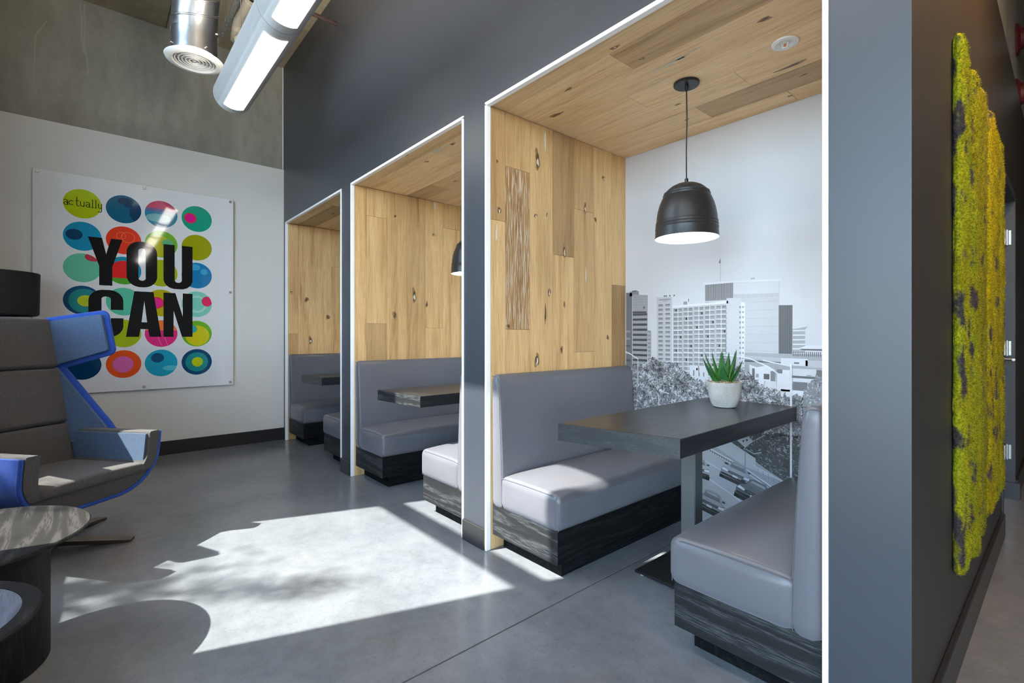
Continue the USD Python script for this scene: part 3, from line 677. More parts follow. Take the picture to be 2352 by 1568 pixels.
disc(2, cr, 0, S(30, 130, 160)); PRT.add(Point(cy[2], cz[0]).buffer(cr, 24).intersection(sbox(-2, cz[0] + .05, 0, 3)), S(205, 75, 110), 1); PRT.add(Point(cy[2], cz[0]).buffer(cr, 24).intersection(sbox(-2, cz[0] + .02, 0, cz[0] + .05)), S(110, 100, 150), 1); disc(2, .10, 0, S(120, 180, 190), -.02, -.04, 1, .4, cr)
disc(3, cr, 0, S(20, 160, 130)); disc(3, .050, 0, red, -.055, .0, 1); disc(3, .041, 0, S(235, 20, 150), -.055, .0, 2)
disc(0, cr, 1, cyan); disc(0, .055, 1, navy, -.055, .01, 1, .85, cr)
disc(1, cr, 1, S(236, 62, 40)); PRT.add(Point(cy[1] + .03, cz[1] + .03).buffer(.05).difference(Point(cy[1] + .03, cz[1] + .03).buffer(.044)), S(245, 120, 60), 1); PRT.add(Point(cy[1] - .02, cz[1] + .04).buffer(.035).difference(Point(cy[1] - .02, cz[1] + .04).buffer(.030)), S(245, 120, 60), 2)
disc(2, cr, 1, S(120, 180, 50)); disc(2, .10, 1, S(190, 190, 20), -.02, -.02, 1, 1, cr); disc(2, .045, 1, S(100, 180, 130), .05, .015, 2, .8)
disc(3, cr, 1, S(160, 162, 12))
disc(0, cr, 2, mint); disc(0, .055, 2, S(200, 60, 80), .07, .10, 1, .7, cr)
disc(1, cr, 2, S(20, 145, 180)); disc(1, .10, 2, S(232, 40, 40), 0, -.01, 1, 1, cr); PRT.add(Point(cy[1], cz[2]).buffer(cr).intersection(sbox(-2, 1, 0, cz[2] - .07)), S(80, 165, 50), 2)
disc(2, cr, 2, S(172, 186, 20)); disc(2, .05, 2, S(190, 225, 225), -.14, .02, 1, 1, cr)
disc(3, cr, 2, S(20, 125, 180)); disc(3, .05, 2, S(60, 165, 210), -.02, .08, 1, .6, cr); disc(3, .03, 2, S(60, 165, 210), .06, .04, 1, 1, cr)
disc(0, cr, 3, S(20, 80, 120)); disc(0, .105, 3, S(40, 140, 145), .012, -.005, 1); disc(0, .055, 3, S(190, 205, 50), .02, -.005, 2, .9)
disc(1, cr, 3, S(90, 195, 165)); disc(1, .035, 3, S(210, 230, 225), -.05, 0, 1)
disc(2, cr, 3, S(185, 175, 15)); disc(2, .055, 3, red, -.035, .0, 1); disc(2, .046, 3, S(236, 40, 145), -.035, 0, 2)
disc(3, cr, 3, S(130, 210, 190)); PRT.add(Point(cy[3], cz[3]).buffer(.085).difference(Point(cy[3], cz[3]).buffer(.065)), S(170, 225, 210), 1); disc(3, .045, 3, S(235, 35, 100), .085, .03, 2, 1.1, cr)
disc(0, cr, 4, S(30, 120, 110)); disc(1, cr, 4, S(172, 190, 20))
disc(2, cr, 4, S(236, 45, 130)); PRT.add(Point(cy[2], cz[4]).buffer(cr).intersection(sbox(-2, cz[4] + .03, 0, 3)), S(245, 125, 60), 1)
for q in (-.03, .02): PRT.add(LineString([(cy[2] + q, cz[4] - .02), (cy[2] + q + .03, cz[4] - .11)]).buffer(.0016), S(250, 150, 190), 1)
disc(3, cr, 4, S(110, 180, 40)); disc(3, .10, 4, S(215, 205, 20), .005, -.02, 1); disc(3, .042, 4, S(60, 175, 165), -.04, .045, 2, .9)
disc(0, cr, 5, S(6, 58, 95)); disc(1, cr, 5, orange); disc(1, .075, 5, S(225, 105, 175), -.005, -.003, 1)
disc(2, cr, 5, S(20, 165, 195)); disc(2, .050, 5, S(10, 75, 115), -.03, .05, 1, .9); disc(2, .06, 5, S(90, 195, 215), .07, -.05, 1, .4, cr)
disc(3, cr, 5, S(8, 70, 110)); disc(3, .095, 5, S(20, 140, 140), 0, 0, 1); disc(3, .047, 5, S(195, 210, 20), .004, 0, 2)
PRT.out('dot_print', M['poster'], t)
TX = Print(lambda y, z, l: (PX + .0010 + .00012 * l, y, z))
K = (.006, .006, .007)
def glyph(ch, y0, y1, z0, z1):
    w, h = y1 - y0, z1 - z0; sw = .088
    P = lambda pts: Polygon([(y0 + a * w, z0 + b * h) for a, b in pts])
    rr = lambda a0, a1, b0, b1, rad: sbox(a0 + rad, b0 + rad, a1 - rad, b1 - rad).buffer(rad, 12)
    if ch == 'Y': return P([(0, 1), (.40, 1), (.52, .66), (.66, 1), (1.0, 1), (.70, .40), (.70, 0), (.32, 0), (.32, .40)])
    if ch == 'O': return rr(y0, y1, z0, z1, .105).difference(rr(y0 + sw * .98, y1 - sw * .98, z0 + .062, z1 - .062, .026))
    if ch == 'U': return unary_union([rr(y0, y1, z0, z1, .095), sbox(y0, z0 + h * .4, y1, z1)]).difference(unary_union([rr(y0 + sw, y1 - sw, z0 + .062, z1 + .1, .026)]))
    if ch == 'C':
        ring = rr(y0, y1, z0, z1, .10).difference(rr(y0 + sw, y1 - sw, z0 + .060, z1 - .060, .026))
        return ring.difference(sbox(y1 - sw - .03, z0 + h * .40, y1 + .1, z0 + h * .58))
    if ch == 'A': return P([(.23, 1), (.77, 1), (1.0, 0), (.66, 0), (.62, .17), (.40, .17), (.36, 0), (0, 0)]).difference(P([(.43, .32), (.59, .32), (.51, .80)]))
    if ch == 'N': return P([(0, 0), (0, 1), (.40, 1), (.66, .46), (.66, 1), (1, 1), (1, 0), (.63, 0), (.34, .60), (.34, 0)])
for ch, a, b, z0, z1 in (('Y', -1.635, -1.398, 1.600, 2.025), ('O', -1.368, -1.140, 1.600, 2.025), ('U', -1.091, -.857, 1.600, 2.025), ('C', -1.632, -1.391, 1.137, 1.560), ('A', -1.372, -1.108, 1.137, 1.560), ('N', -1.091, -.857, 1.137, 1.560)):
    LT = Print(lambda y, z, l: (PX + .0010, y, z)); LT.add(glyph(ch, a, b, z0, z1), K); LT.out('letter', M['poster'], t, label=f'heavy black letter {ch}')
def arc(cx, cz_, r_, a0, a1, n=14): return [(cx + r_ * math.cos(math.radians(q)), cz_ + r_ * math.sin(math.radians(q))) for q in np.linspace(a0, a1, n)]
def script_word(y, z):
    G_ = []; x = .018
    a_ = lambda u: [arc(u - .003, z + .028, .013, 150, 0, 8) + [(u + .010, z)], arc(u - .002, z + .010, .0115, 0, 360), [(u + .010, z), (u + .014, z)]]
    l_ = lambda u: [[(u - .004, z + .068), (u, z + .068), (u, z)], [(u - .005, z), (u + .005, z)]]
    u = y
    G_ += a_(u); u += .036
    G_ += [arc(u, z + .020, .018, 60, 300)]; u += .034
    G_ += [[(u, z + .075), (u, z + .008)] + arc(u + .010, z + .008, .010, 180, 300, 6), [(u - .009, z + .043), (u + .012, z + .043)]]; u += .036
    G_ += [[(u - .012, z + .04)] + arc(u, z + .012, .012, 180, 360) + [(u + .012, z + .04), (u + .012, z)]]; u += .038
    G_ += a_(u); u += .030
    G_ += l_(u); u += .022
    G_ += l_(u); u += .028
    G_ += [[(u - .011, z + .04)] + arc(u, z + .012, .011, 180, 360) , [(u + .011, z + .04), (u + .011, z - .022)] + arc(u, z - .022, .011, 0, -150, 6)]
    return unary_union([LineString(g).buffer(.0026) for g in G_])
TX.add(script_word(-1.778, 2.285), K)
TX.out('word_print', M['poster'], t, label='thin black word actually')
for y, z in ((-1.957, 2.530), (-1.240, 2.530), (-.528, 2.530), (-.528, 1.595), (-.528, .668), (-1.240, .668), (-1.957, .668), (-1.957, 1.600)):
    obj('standoff', remap(lathe([(0, .010), (.010, .010), (.0125, .007), (.0125, .0015), (0, .0015)], 24), (PX, y, z), (0, 1, 0), (0, 0, 1), (1, 0, 0)), M['steel'], t)
    obj('standoff', cyl((-5.72, y, z), (PX - .012, y, z), .009, 12), M['steel'], t)

# ------------------------------------------------------------------ mural on the back wall of the nearest booth
t = thing('wall_mural', 'black and white city skyline mural printed on the back wall of the nearest booth', 'mural')
ML, MR = BOOTHS[0][0] + .02, BOOTHS[0][1] - .016
W_ = Print(lambda x, z, l: (x, BD - .0008 - .00012 * l, z))
g = lambda v: tuple(np.array((.955, .985, 1.07)) * v)
W_.rect(ML, MR, 0, H1 - .002, g(.66), 0)
W_.rect(ML, MR, 0, .95, g(.42), 1)                                   # ground beyond the trees
# left office tower
W_.add([(ML, .80), (ML, 1.447), (-1.985, 1.443), (-1.985, .80)], g(.17), 2)
W_.rect(-2.005, -1.93, 1.42, 1.452, g(.26), 2); W_.rect(-1.985, -1.945, 1.45, 1.458, g(.20), 2)
W_.add([(-1.982, .80), (-1.982, 1.431), (-1.860, 1.420), (-1.864, .80)], g(.36), 3)
for z in np.arange(1.30, .82, -.0345): W_.add([(-1.979, z), (-1.979, z - .015), (-1.866, z - .016), (-1.865, z - .001)], g(.07), 4)
for z in np.arange(1.41, 1.31, -.018): W_.rect(-1.980, -1.862, z, z + .0015, g(.25), 4)
W_.add([(-1.98, 1.315), (-1.87, 1.312), (-1.87, 1.300), (-1.98, 1.302)], g(.08), 5); W_.rect(-1.895, -1.882, 1.33, 1.345, g(.12), 5)
for z in np.arange(1.17, .85, -.05): W_.rect(ML, -2.0, z, z + .014, g(.30 if int(z * 100) % 2 else .09), 4)
W_.add([(-1.86, .80), (-1.862, 1.185), (-1.832, 1.18), (-1.835, .80)], g(.42), 3)
for z in np.arange(1.17, .85, -.026): W_.rect(-1.858, -1.838, z, z + .010, g(.25), 4)
# hotel block
W_.add([(-1.790, .85), (-1.792, 1.400), (-1.680, 1.396), (-1.680, .85)], g(.52), 5)
W_.add([(-1.680, .85), (-1.680, 1.396), (-1.556, 1.389), (-1.556, .85)], g(.68), 5)
W_.add([(-1.672, .85), (-1.672, 1.332), (-1.317, 1.344), (-1.321, .85)], g(.50), 6)
W_.add([(-1.672, 1.325), (-1.672, 1.340), (-1.317, 1.352), (-1.317, 1.337)], g(.75), 7)
for j, z in enumerate(np.arange(1.352, .92, -.0292)):
    for x in (-1.779, -1.727): W_.rect(x, x + .033, z - .014, z, g(.30), 7); W_.rect(x, x + .033, z - .0035, z, g(.08), 8)
for j in range(15):
    z = 1.318 - j * .0285
    for i in range(5):
        x = -1.668 + i * .0702
        for q, wd in ((.0, .0265), (.0315, .0265)):
            if i == 0 and q == 0 and j < 1: pass
            xx = x + q; zz = z + .0018 * i
            sh = .24 + .10 * ((i * 7 + j * 5 + int(q * 100)) % 5) / 5
            W_.rect(xx, xx + wd, zz - .017, zz, g(sh), 8)
            W_.rect(xx, xx + wd, zz - .003, zz, g(.12), 9)
            W_.rect(xx, xx + wd, zz - .0235, zz - .017, g(.58 if j % 5 != 4 else .74), 9)
            for qq in (.005, .012, .019): W_.rect(xx + qq, xx + qq + .0012, zz - .016, zz - .003, g(.48), 9)
            if (i * 13 + j * 7 + int(q * 100)) % 9 == 0: W_.rect(xx + .013, xx + .022, zz - .015, zz - .002, g(.03), 10)
        W_.rect(x + .0275, x + .0312, z - .02, z + .008, g(.78), 10)
W_.rect(-1.775, -1.690, 1.378, 1.3862, g(.30), 8); W_.rect(-1.752, -1.712, 1.370, 1.3735, g(.36), 8)   # blurred rooftop sign
for x in (-1.735, -1.722, -1.695, -1.665): W_.add(Point(x, 1.405).buffer(.0055), g(.15), 7)
W_.rect(-1.60, -1.575, 1.343, 1.362, g(.30), 8); W_.rect(-1.568, -1.563, 1.36, 1.378, g(.15), 8)
# white stair tower and the big block behind it
W_.add([(-1.458, 1.30), (-1.458, 1.464), (-1.288, 1.462), (-1.288, 1.30)], g(.34), 3)
for x in np.arange(-1.455, -1.290, .0068): W_.add([(x, 1.36), (x, 1.458), (x + .0028, 1.458), (x + .0028, 1.36)], g(.12), 4); W_.rect(x, x + .0035, 1.30, 1.352, g(.08), 4)
W_.rect(-1.458, -1.288, 1.350, 1.357, g(.62), 5)
W_.add([(-1.288, .98), (-1.288, 1.460), (-1.036, 1.449), (-1.040, .98)], g(.55), 4)
W_.add([(-1.286, 1.39), (-1.286, 1.452), (-1.040, 1.442), (-1.040, 1.379)], g(.64), 5)
W_.add([(-1.468, 1.456), (-1.468, 1.470), (-1.288, 1.467), (-1.027, 1.455), (-1.027, 1.443), (-1.288, 1.456)], g(.72), 6)
rs = np.random.default_rng(8)
for i in range(900):
    x, z = rs.uniform(-1.21, -1.043), rs.uniform(1.02, 1.378)
    W_.rect(x, x + .0028, z, z + .0012, g(rs.choice((.44, .62, .66))), 5)
for z in np.arange(1.335, 1.03, -.0455):
    for x in np.arange(-1.205, -1.045, .0075): W_.rect(x, x + .003, z, z + .003, g(.36), 6)
for z in np.arange(1.375, 1.36, -.01):
    for x in np.arange(-1.28, -1.045, .009): W_.rect(x, x + .004, z, z + .004, g(.40), 6)
for x in (-1.30, -1.27, -1.20, -1.165, -1.14, -1.10, -1.07): W_.rect(x, x + .010, 1.456 + (x + 1.3) * -.03, 1.464 + (x + 1.3) * -.03, g(.45), 5)
W_.rect(-1.186, -1.168, 1.468, 1.474, g(.4), 5); W_.rect(-1.186, -1.183, 1.455, 1.474, g(.4), 5); W_.rect(-1.171, -1.168, 1.455, 1.474, g(.4), 5)
W_.add([(-1.326, .95), (-1.326, 1.368), (-1.242, 1.366), (-1.242, .95)], g(.60), 7)
W_.add([(-1.242, .95), (-1.242, 1.340), (-1.219, 1.338), (-1.222, .95)], g(.74), 8)
for z in np.arange(1.318, .96, -.0292):
    W_.rect(-1.252, -1.243, z - .012, z, g(.28), 9); W_.rect(-1.236, -1.226, z - .011, z, g(.36), 9); W_.rect(-1.332, -1.324, z - .014, z - .002, g(.40), 9)
W_.rect(-1.3640, -1.3622, 1.465, 1.608, g(.25), 4); W_.add([(-1.3622, 1.606), (-1.374, 1.582), (-1.3622, 1.575)], g(.20), 4)   # flagpole
W_.add([(-1.041, .98), (-1.041, 1.314), (-.972, 1.311), (-.974, .98)], g(.14), 5)
for x in np.arange(-1.032, -.975, .0115): W_.rect(x, x + .0022, .98, 1.31, g(.08), 6)
W_.add([(-.972, .98), (-.972, 1.183), (-.900, 1.196), (-.912, 1.180), (-.912, .98)], g(.40), 5)
for z in np.arange(1.172, 1.04, -.024): W_.add([(-.971, z), (-.971, z + .006), (-.912, z + .007), (-.912, z + .001)], g(.78), 6)
# low roofs on the right
W_.rect(-1.222, MR, .80, 1.052, g(.40), 7)
W_.add([(-.945, 1.082), (-.90, 1.098), (MR, 1.100), (MR, 1.078), (-.90, 1.076)], g(.74), 8); W_.add([(-.94, 1.080), (MR, 1.080), (MR, 1.070), (-.92, 1.072)], g(.13), 9)
for x in np.arange(-.97, -.84, .009): W_.rect(x, x + .004, 1.040, 1.064, g(.12), 9)
W_.add([(-1.222, 1.020), (-1.222, 1.036), (-1.03, 1.028), (-1.03, 1.008)], g(.50), 8); W_.add([(-1.222, 1.000), (-1.222, 1.012), (-1.03, 1.005), (-1.03, 1.0)], g(.12), 9)
W_.rect(-1.03, -.90, .99, 1.028, g(.70), 8); W_.rect(-.965, -.940, 1.0, 1.008, g(.15), 9); W_.rect(-.91, MR, .985, 1.02, g(.52), 8)
W_.add([(-1.195, .86), (-1.195, .985), (-1.155, .972), (-1.10, .985), (-1.06, .962), (-1.05, .86)], g(.74), 10)
W_.rect(-1.05, -.985, .85, .965, g(.80), 10); W_.rect(-1.18, -1.166, .90, .965, g(.14), 11); W_.rect(-1.118, -1.088, .908, .938, g(.12), 11); W_.rect(-1.16, -1.145, .915, .935, g(.35), 11)
W_.rect(-1.082, -1.058, .900, .955, g(.24), 11); W_.rect(-1.05, -1.022, .945, .966, g(.20), 11)
W_.rect(-.975, -.86, .935, .975, g(.64), 10); W_.rect(-.975, -.86, .925, .937, g(.14), 11); W_.rect(-.86, MR, .915, .972, g(.17), 10); W_.rect(-.905, -.88, .939, .944, g(.3), 11)
W_.rect(-.975, MR, .895, .925, g(.68), 10); W_.rect(-.97, -.90, .86, .905, g(.18), 11); W_.rect(-.90, MR, .865, .915, g(.62), 11); W_.rect(-.84, -.82, .885, .90, g(.15), 12)
W_.rect(-1.03, MR, .775, .860, g(.80), 10)
W_.rect(-1.56, -1.44, .865, .965, g(.66), 10); W_.rect(-1.535, -1.527, .90, .935, g(.2), 11); W_.rect(-1.50, -1.492, .90, .925, g(.25), 11); W_.rect(-1.47, -1.463, .90, .925, g(.2), 11)
W_.out('city_print', M['mural'], t)
# foliage in print: many small flat leaf strokes over dark masses
T_ = Print(lambda x, z, l: (x, BD - .0028 - .00012 * l, z))
rs = np.random.default_rng(21)
def foliage(poly, n, dark, lights, sz=(.006, .016), lay=0, ang=None):
    T_.add(poly, g(dark), lay)
    x0, z0, x1, z1 = poly.bounds; pp = shapely.prepared.prep(poly); k = 0
    XZ = rs.uniform((x0, z0), (x1, z1), (n * 3, 2))
    V, Fc, C_ = [], [], []
    for x, z in XZ:
        if k >= n or not pp.contains(Point(x, z)): continue
        k += 1; a = rs.uniform(0, PI) if ang is None else rs.normal(ang, .5); L_ = rs.uniform(*sz); w_ = L_ * rs.uniform(.16, .34)
        ca, sa = math.cos(a), math.sin(a)
        q = float(meshkit.fbm(np.array([[x * 22, z * 26, lay + .5]]), 3, 5)[0]); li = int(np.clip((q * 1.9 - .45 + rs.normal(0, .20)) * len(lights), 0, len(lights) - 1))
        T_.add(Polygon([(x - L_ * ca / 2, z - L_ * sa / 2), (x - w_ * sa / 2, z + w_ * ca / 2), (x + L_ * ca / 2, z + L_ * sa / 2), (x + w_ * sa / 2, z - w_ * ca / 2)]), g(sorted(lights)[li]), lay + 1 + (k % 47) * .1)
def ragged(pts, amp, seed):
    q = np.array(LineString(pts).segmentize(.012).coords); r2 = np.random.default_rng(seed)
    q[:, 1] += r2.normal(0, amp, len(q)); return [tuple(v) for v in q]
low = [(ML, .935), (-1.95, .945), (-1.90, .955), (-1.853, .985), (-1.80, .995), (-1.75, .965), (-1.698, .965), (-1.64, .975), (-1.60, .93), (-1.547, .892), (-1.50, .872), (-1.44, .885), (-1.38, .90), (-1.30, .955), (-1.253, .973), (-1.21, .95), (-1.17, .905), (-1.11, .87), (-1.05, .845), (-1.0, .82)]
foliage(Polygon(ragged(low, .010, 1) + [(-1.0, .60), (ML, .60)]), 5200, .20, (.035, .06, .10, .30, .42, .52, .66, .74), sz=(.010, .030))
foliage(Polygon(ragged([(-1.86, .96), (-1.82, 1.0), (-1.77, .985), (-1.73, .975), (-1.69, .945), (-1.72, .915), (-1.84, .91)], .006, 2) + [(-1.86, .96)]).buffer(0), 420, .13, (.04, .20, .32, .46, .55), sz=(.008, .022), lay=4)
foliage(Polygon(ragged([(-.915, .86), (-.89, .915), (-.85, .94), (-.80, .945), (-.70, .95), (MR, .94)], .006, 3) + [(MR, .60), (-.93, .60), (-.93, .80)]), 1500, .24, (.07, .12, .32, .44, .6), sz=(.008, .022), lay=4)
foliage(Polygon(ragged([(-1.02, .80), (-.95, .845), (-.92, .82), (-.92, .60)], .005, 4) + [(-1.02, .60)]), 420, .22, (.06, .12, .35, .5, .66), sz=(.008, .022), lay=4)
hill = Polygon([(-1.53, .62), (-.44, .62), (-.44, .20), (-.93, .33), (-1.11, .415), (-1.25, .50), (-1.33, .55), (-1.53, .60)])
foliage(hill, 2200, .085, (.03, .05, .14, .22, .30, .42), sz=(.008, .024), lay=4)
for pts in ([(-1.225, .50), (-1.20, .545), (-1.195, .60)], [(-1.20, .54), (-1.16, .565), (-1.11, .60)], [(-1.215, .505), (-1.17, .485), (-1.13, .50)], [(-1.195, .55), (-1.225, .565), (-1.235, .59)], [(-1.42, .66), (-1.36, .74), (-1.34, .80)], [(-1.38, .72), (-1.28, .755)], [(-1.16, .80), (-1.12, .86), (-1.11, .90)]):
    T_.add(LineString(pts).buffer(.0028, cap_style=2), g(.45), 9)
T_.out('foliage_print', M['mural'], t)
R_ = Print(lambda x, z, l: (x, BD - .0048 - .00012 * l, z))
R_.add([(ML, .60), (-1.50, .58), (-1.33, .512), (-1.25, .48), (-1.11, .405), (-.93, .30), (-.44, .12), (-.44, 0), (ML, 0)], g(.40), 0)         # road
R_.add([(-1.50, .50), (-1.33, .40), (-.90, .16), (-.90, .0), (ML, .0), (ML, .5)], g(.50), 1)
R_.add([(-1.46, .51), (-1.33, .545), (-1.16, .462), (-1.16, .42), (-1.03, .37), (-.95, .31), (-1.03, .365), (-1.22, .405), (-1.40, .49)], g(.55), 2)   # retaining wall
for dz, c in ((0, .72), (-.010, .30), (-.018, .66)): R_.add(LineString([(-1.47, .486 + dz), (-1.22, .395 + dz), (-1.10, .335 + dz), (-.85, .195 + dz)]).buffer(.0035), g(c), 3)
for i in range(16): R_.rect(-1.44 + i * .014, -1.436 + i * .014, .452 - i * .0047, .468 - i * .0047, g(.18), 4)
R_.add(LineString([(-1.17, .42), (-1.03, .37), (-.90, .30)]).buffer(.0025), g(.65), 4)
for i in range(9): R_.rect(-1.15 + i * .028, -1.1475 + i * .028, .380 - i * .012, .412 - i * .012, g(.3), 4)
R_.add(LineString([(-1.46, .392), (-1.36, .356)]).buffer(.0022), g(.72), 3); R_.add(LineString([(-1.44, .290), (-1.29, .225), (-1.10, .12)]).buffer(.0028), g(.72), 3)
# roadside sign
R_.add(Polygon([(-1.262, .545), (-1.218, .512), (-1.172, .555), (-1.214, .592)]), g(.50), 5); R_.rect(-1.219, -1.2155, .40, .515, g(.22), 5); R_.add([(-1.235, .548), (-1.222, .556), (-1.226, .540)], g(.03), 6); R_.add([(-1.215, .562), (-1.200, .560), (-1.208, .548)], g(.03), 6)
CB = 0
def car(x, z, s, tone, rot=-14):
    """A front three-quarter view, facing the lower left; unit width 1, height .62."""
    c = lambda pts: affinity.rotate(affinity.translate(affinity.scale(Polygon(pts), s, s, origin=(0, 0)), x, z), rot, origin=(x, z))
    R_.add(c([(-.52, -.14), (.60, -.14), (.62, .02), (-.50, .02)]), g(.05), 5 + CB)                                  # shade on the road
    R_.add(c([(-.52, -.02), (-.54, .20), (-.46, .34), (-.20, .40), (.40, .40), (.56, .32), (.60, .02)]), g(tone), 7 + CB)   # body
    R_.add(c([(-.46, .34), (-.24, .44), (.36, .44), (.54, .34), (.40, .27), (-.30, .27)]), g(tone * 1.7), 8 + CB)        # bonnet
    R_.add(c([(-.30, .42), (-.20, .64), (-.10, .69), (.28, .69), (.36, .63), (.44, .42)]), g(tone * 1.5), 8 + CB)         # roof
    R_.add(c([(-.24, .43), (-.16, .63), (.29, .63), (.38, .43)]), g(.22), 9 + CB); R_.add(c([(-.16, .55), (-.13, .62), (.26, .62), (.30, .55)]), g(.42), 10 + CB)
    R_.add(c([(-.52, .20), (-.46, .30), (-.26, .25), (-.28, .18)]), g(.78), 9 + CB); R_.add(c([(.58, .18), (.55, .29), (.36, .25), (.36, .18)]), g(.78), 9 + CB)
    R_.add(c([(-.24, .18), (-.22, .25), (.32, .25), (.33, .18)]), g(.05), 9 + CB); R_.add(c([(-.20, .21), (-.20, .222), (.30, .222), (.30, .21)]), g(.55), 10 + CB)
    R_.add(c([(-.50, .02), (-.50, .09), (.58, .09), (.58, .02)]), g(.045), 9 + CB); R_.add(c([(-.06, .08), (-.06, .16), (.14, .16), (.14, .08)]), g(.70), 10 + CB)
    R_.add(c([(-.52, .11), (-.52, .135), (.58, .135), (.58, .11)]), g(tone * 1.8), 8 + CB)
    R_.add(c([(-.54, -.14), (-.54, .06), (-.38, .06), (-.38, -.14)]), g(.02), 6 + CB); R_.add(c([(.44, -.14), (.44, .05), (.58, .05), (.58, -.14)]), g(.02), 6 + CB)
    R_.add(c([(-.46, .44), (-.46, .51), (-.32, .51), (-.32, .44)]), g(.06), 9 + CB); R_.add(c([(.44, .45), (.44, .51), (.54, .51), (.54, .45)]), g(.06), 9 + CB)
for cp in ((-1.285, .318, .150, .26), (-1.515, .305, .145, .30, -6), (-1.185, .222, .175, .12, -16), (-1.44, .105, .17, .24, -12), (-1.68, .14, .2, .3, -10), (-1.0, .06, .2, .3, -15)):
    car(*cp); CB += 6
# street lamps
for pts in ([(-1.35, 1.035), (-1.288, 1.033), (-1.192, 1.020), (-1.10, .981), (-.982, .903)], [(ML, 1.036), (-1.99, 1.02), (-1.934, .990)], [(-1.12, 1.012), (-.976, .985)]):
    R_.add(LineString(pts).buffer(.0032), g(.80), 10)
R_.rect(-.983, -.973, .10, 1.0, g(.80), 11); R_.rect(-1.9365, -1.9320, .82, .992, g(.72), 11); R_.rect(-1.776, -1.772, .76, .79, g(.7), 9); R_.add(LineString([(-1.774, .69), (-1.774, .788), (-1.70, .776)]).buffer(.003), g(.7), 9)
R_.out('street_print', M['mural'], t)

# ------------------------------------------------------------------ ceiling services
t = thing('linear_light', 'long half-round grey ceiling light with glowing white diffusers', 'ceiling light')
FY, FZ, FR = -.835, 2.875, .122
def strip_arc(x0, x1, r_, a0, a1, n=14):
    an = np.linspace(math.radians(a0), math.radians(a1), n)
    V = np.array([(x, FY + r_ * math.cos(a), FZ + r_ * math.sin(a)) for x in (x0, x1) for a in an])
    i = np.arange(n - 1)
    return trimesh.Trimesh(V, np.vstack([np.stack([i, i + 1, n + i], 1), np.stack([i + 1, n + i + 1, n + i], 1)]), process=False)
for i in range(5):
    x0 = -3.96 + i * 1.22; x1 = x0 + 1.217
    an = np.radians(np.linspace(0, 360, 48, endpoint=False))
    ringp = np.stack([np.cos(an), np.sin(an)], 1) * FR
    obj('housing', remap(ext(Polygon(ringp), x1 - x0), (x0, FY, FZ), (0, 1, 0), (0, 0, 1), (1, 0, 0)), M['fixture'], t, smooth=35)
    dm = strip_arc(x0 + .075, x1 - .075, FR + .0015, 236, 296)
    obj('diffuser', dm, M['diffuser'], t, smooth=True, label='glowing white diffuser')
    up = strip_arc(x0 + .075, x1 - .075, FR + .0015, 50, 130)
    obj('diffuser', up, M['added_uplight'], t, smooth=True, label='added unseen upper diffuser lighting the ceiling')
    if i: obj('joint', remap(ext(Polygon(ringp * .99), .003), (x0 - .003, FY, FZ), (0, 1, 0), (0, 0, 1), (1, 0, 0)), M['groove'], t)
for x in (-3.7, -2.74, -1.52, -.3, .9, 1.9): obj('cable', cyl((x, FY, FZ + .115), (x, FY, ZC), .0025, 8), M['steel'], t)

t = thing('air_duct', 'spiral galvanised steel air duct with round white diffuser at its end', 'air duct')
AX, AY, AZ, AR = -4.235, -1.030, 3.165, .145
def duct_path(s):      # upright, then a bend, then level along the hall
    rise, R = .12, .52
    if s < rise: return np.array([AX, AY, AZ + s]), np.array([0, 0, 1.])
    a = min((s - rise) / R, PI / 2)
    p = np.array([AX + R * (1 - math.cos(a)), AY, AZ + rise + R * math.sin(a)]); tdir = np.array([math.sin(a), 0, math.cos(a)])
    return p + tdir * max(0, s - rise - R * PI / 2), tdir
ss = np.linspace(.02, 5.2, 180); pts = np.array([duct_path(s)[0] for s in ss])
body = tube(pts, AR, 48); obj('pipe', body, M['galv'], t, smooth=40)
rib = []
for off in (0, PI):
    pr = []
    for s in np.linspace(.24, 4.5, 900):
        p, td = duct_path(s); e1 = np.array([0, 1., 0]); e2 = np.cross(td, e1); a = off + s / .26 * 2 * PI
        pr.append(p + (AR + .003) * (math.cos(a) * e1 + math.sin(a) * e2))
    rib.append(tube(pr, .006, 6))
obj('rib', rib, M['galv'], t)
obj('collar', [lathe([(AR, .20), (AR + .006, .20), (AR + .006, .235), (AR, .235)], 48).apply_translation((AX, AY, AZ)), lathe([(AR, .045), (AR + .004, .045), (AR + .004, .06), (AR, .06)], 48).apply_translation((AX, AY, AZ))], M['galv'], t)
for a in np.radians((20, 110, 200, 290)):
    p = np.array([AX + AR * math.cos(a), AY + AR * math.sin(a), AZ + .07]); obj('screw', cyl(p, p + np.array([math.cos(a), math.sin(a), 0]) * .02, .004, 8), M['steel'], t)
dz = lambda pr: lathe(pr, 64).apply_translation((AX, AY, AZ))
df = obj('diffuser', dz([(.128, .03), (.132, .004), (.140, -.006), (.162, -.006), (.183, .006), (.187, .016), (.183, .018), (.158, .008), (.148, .02), (.146, .05)]), M['white_enamel'], t, label='round white diffuser with concentric rings')
for r0 in (.120, .098, .076, .054, .032): obj('ring', dz([(r0 - .006, .034), (r0, .006), (r0 + .004, .002), (r0 + .006, .004), (r0 + .003, .010), (r0 - .003, .035)]), M['white_enamel'], df)
obj('ring', dz([(0, .000), (.008, -.001), (.016, .006), (.012, .014), (0, .016)]), M['fixture'], df)
obj('bar', bx(AX - .004, AX + .004, AY - .128, AY + .128, AZ + .012, AZ + .020), M['fixture'], df)
obj('throat', dz([(.144, .046), (.10, .046), (0, .046)]), M['black_metal'], df)  # black disc, the shade inside the duct put into its colour
for x in (-3.0, -1.4):
    for q in (-.15, .15): obj('strap', cyl((x, AY + q, AZ + .58), (x, AY + q, ZC), .004, 8), M['steel'], t)

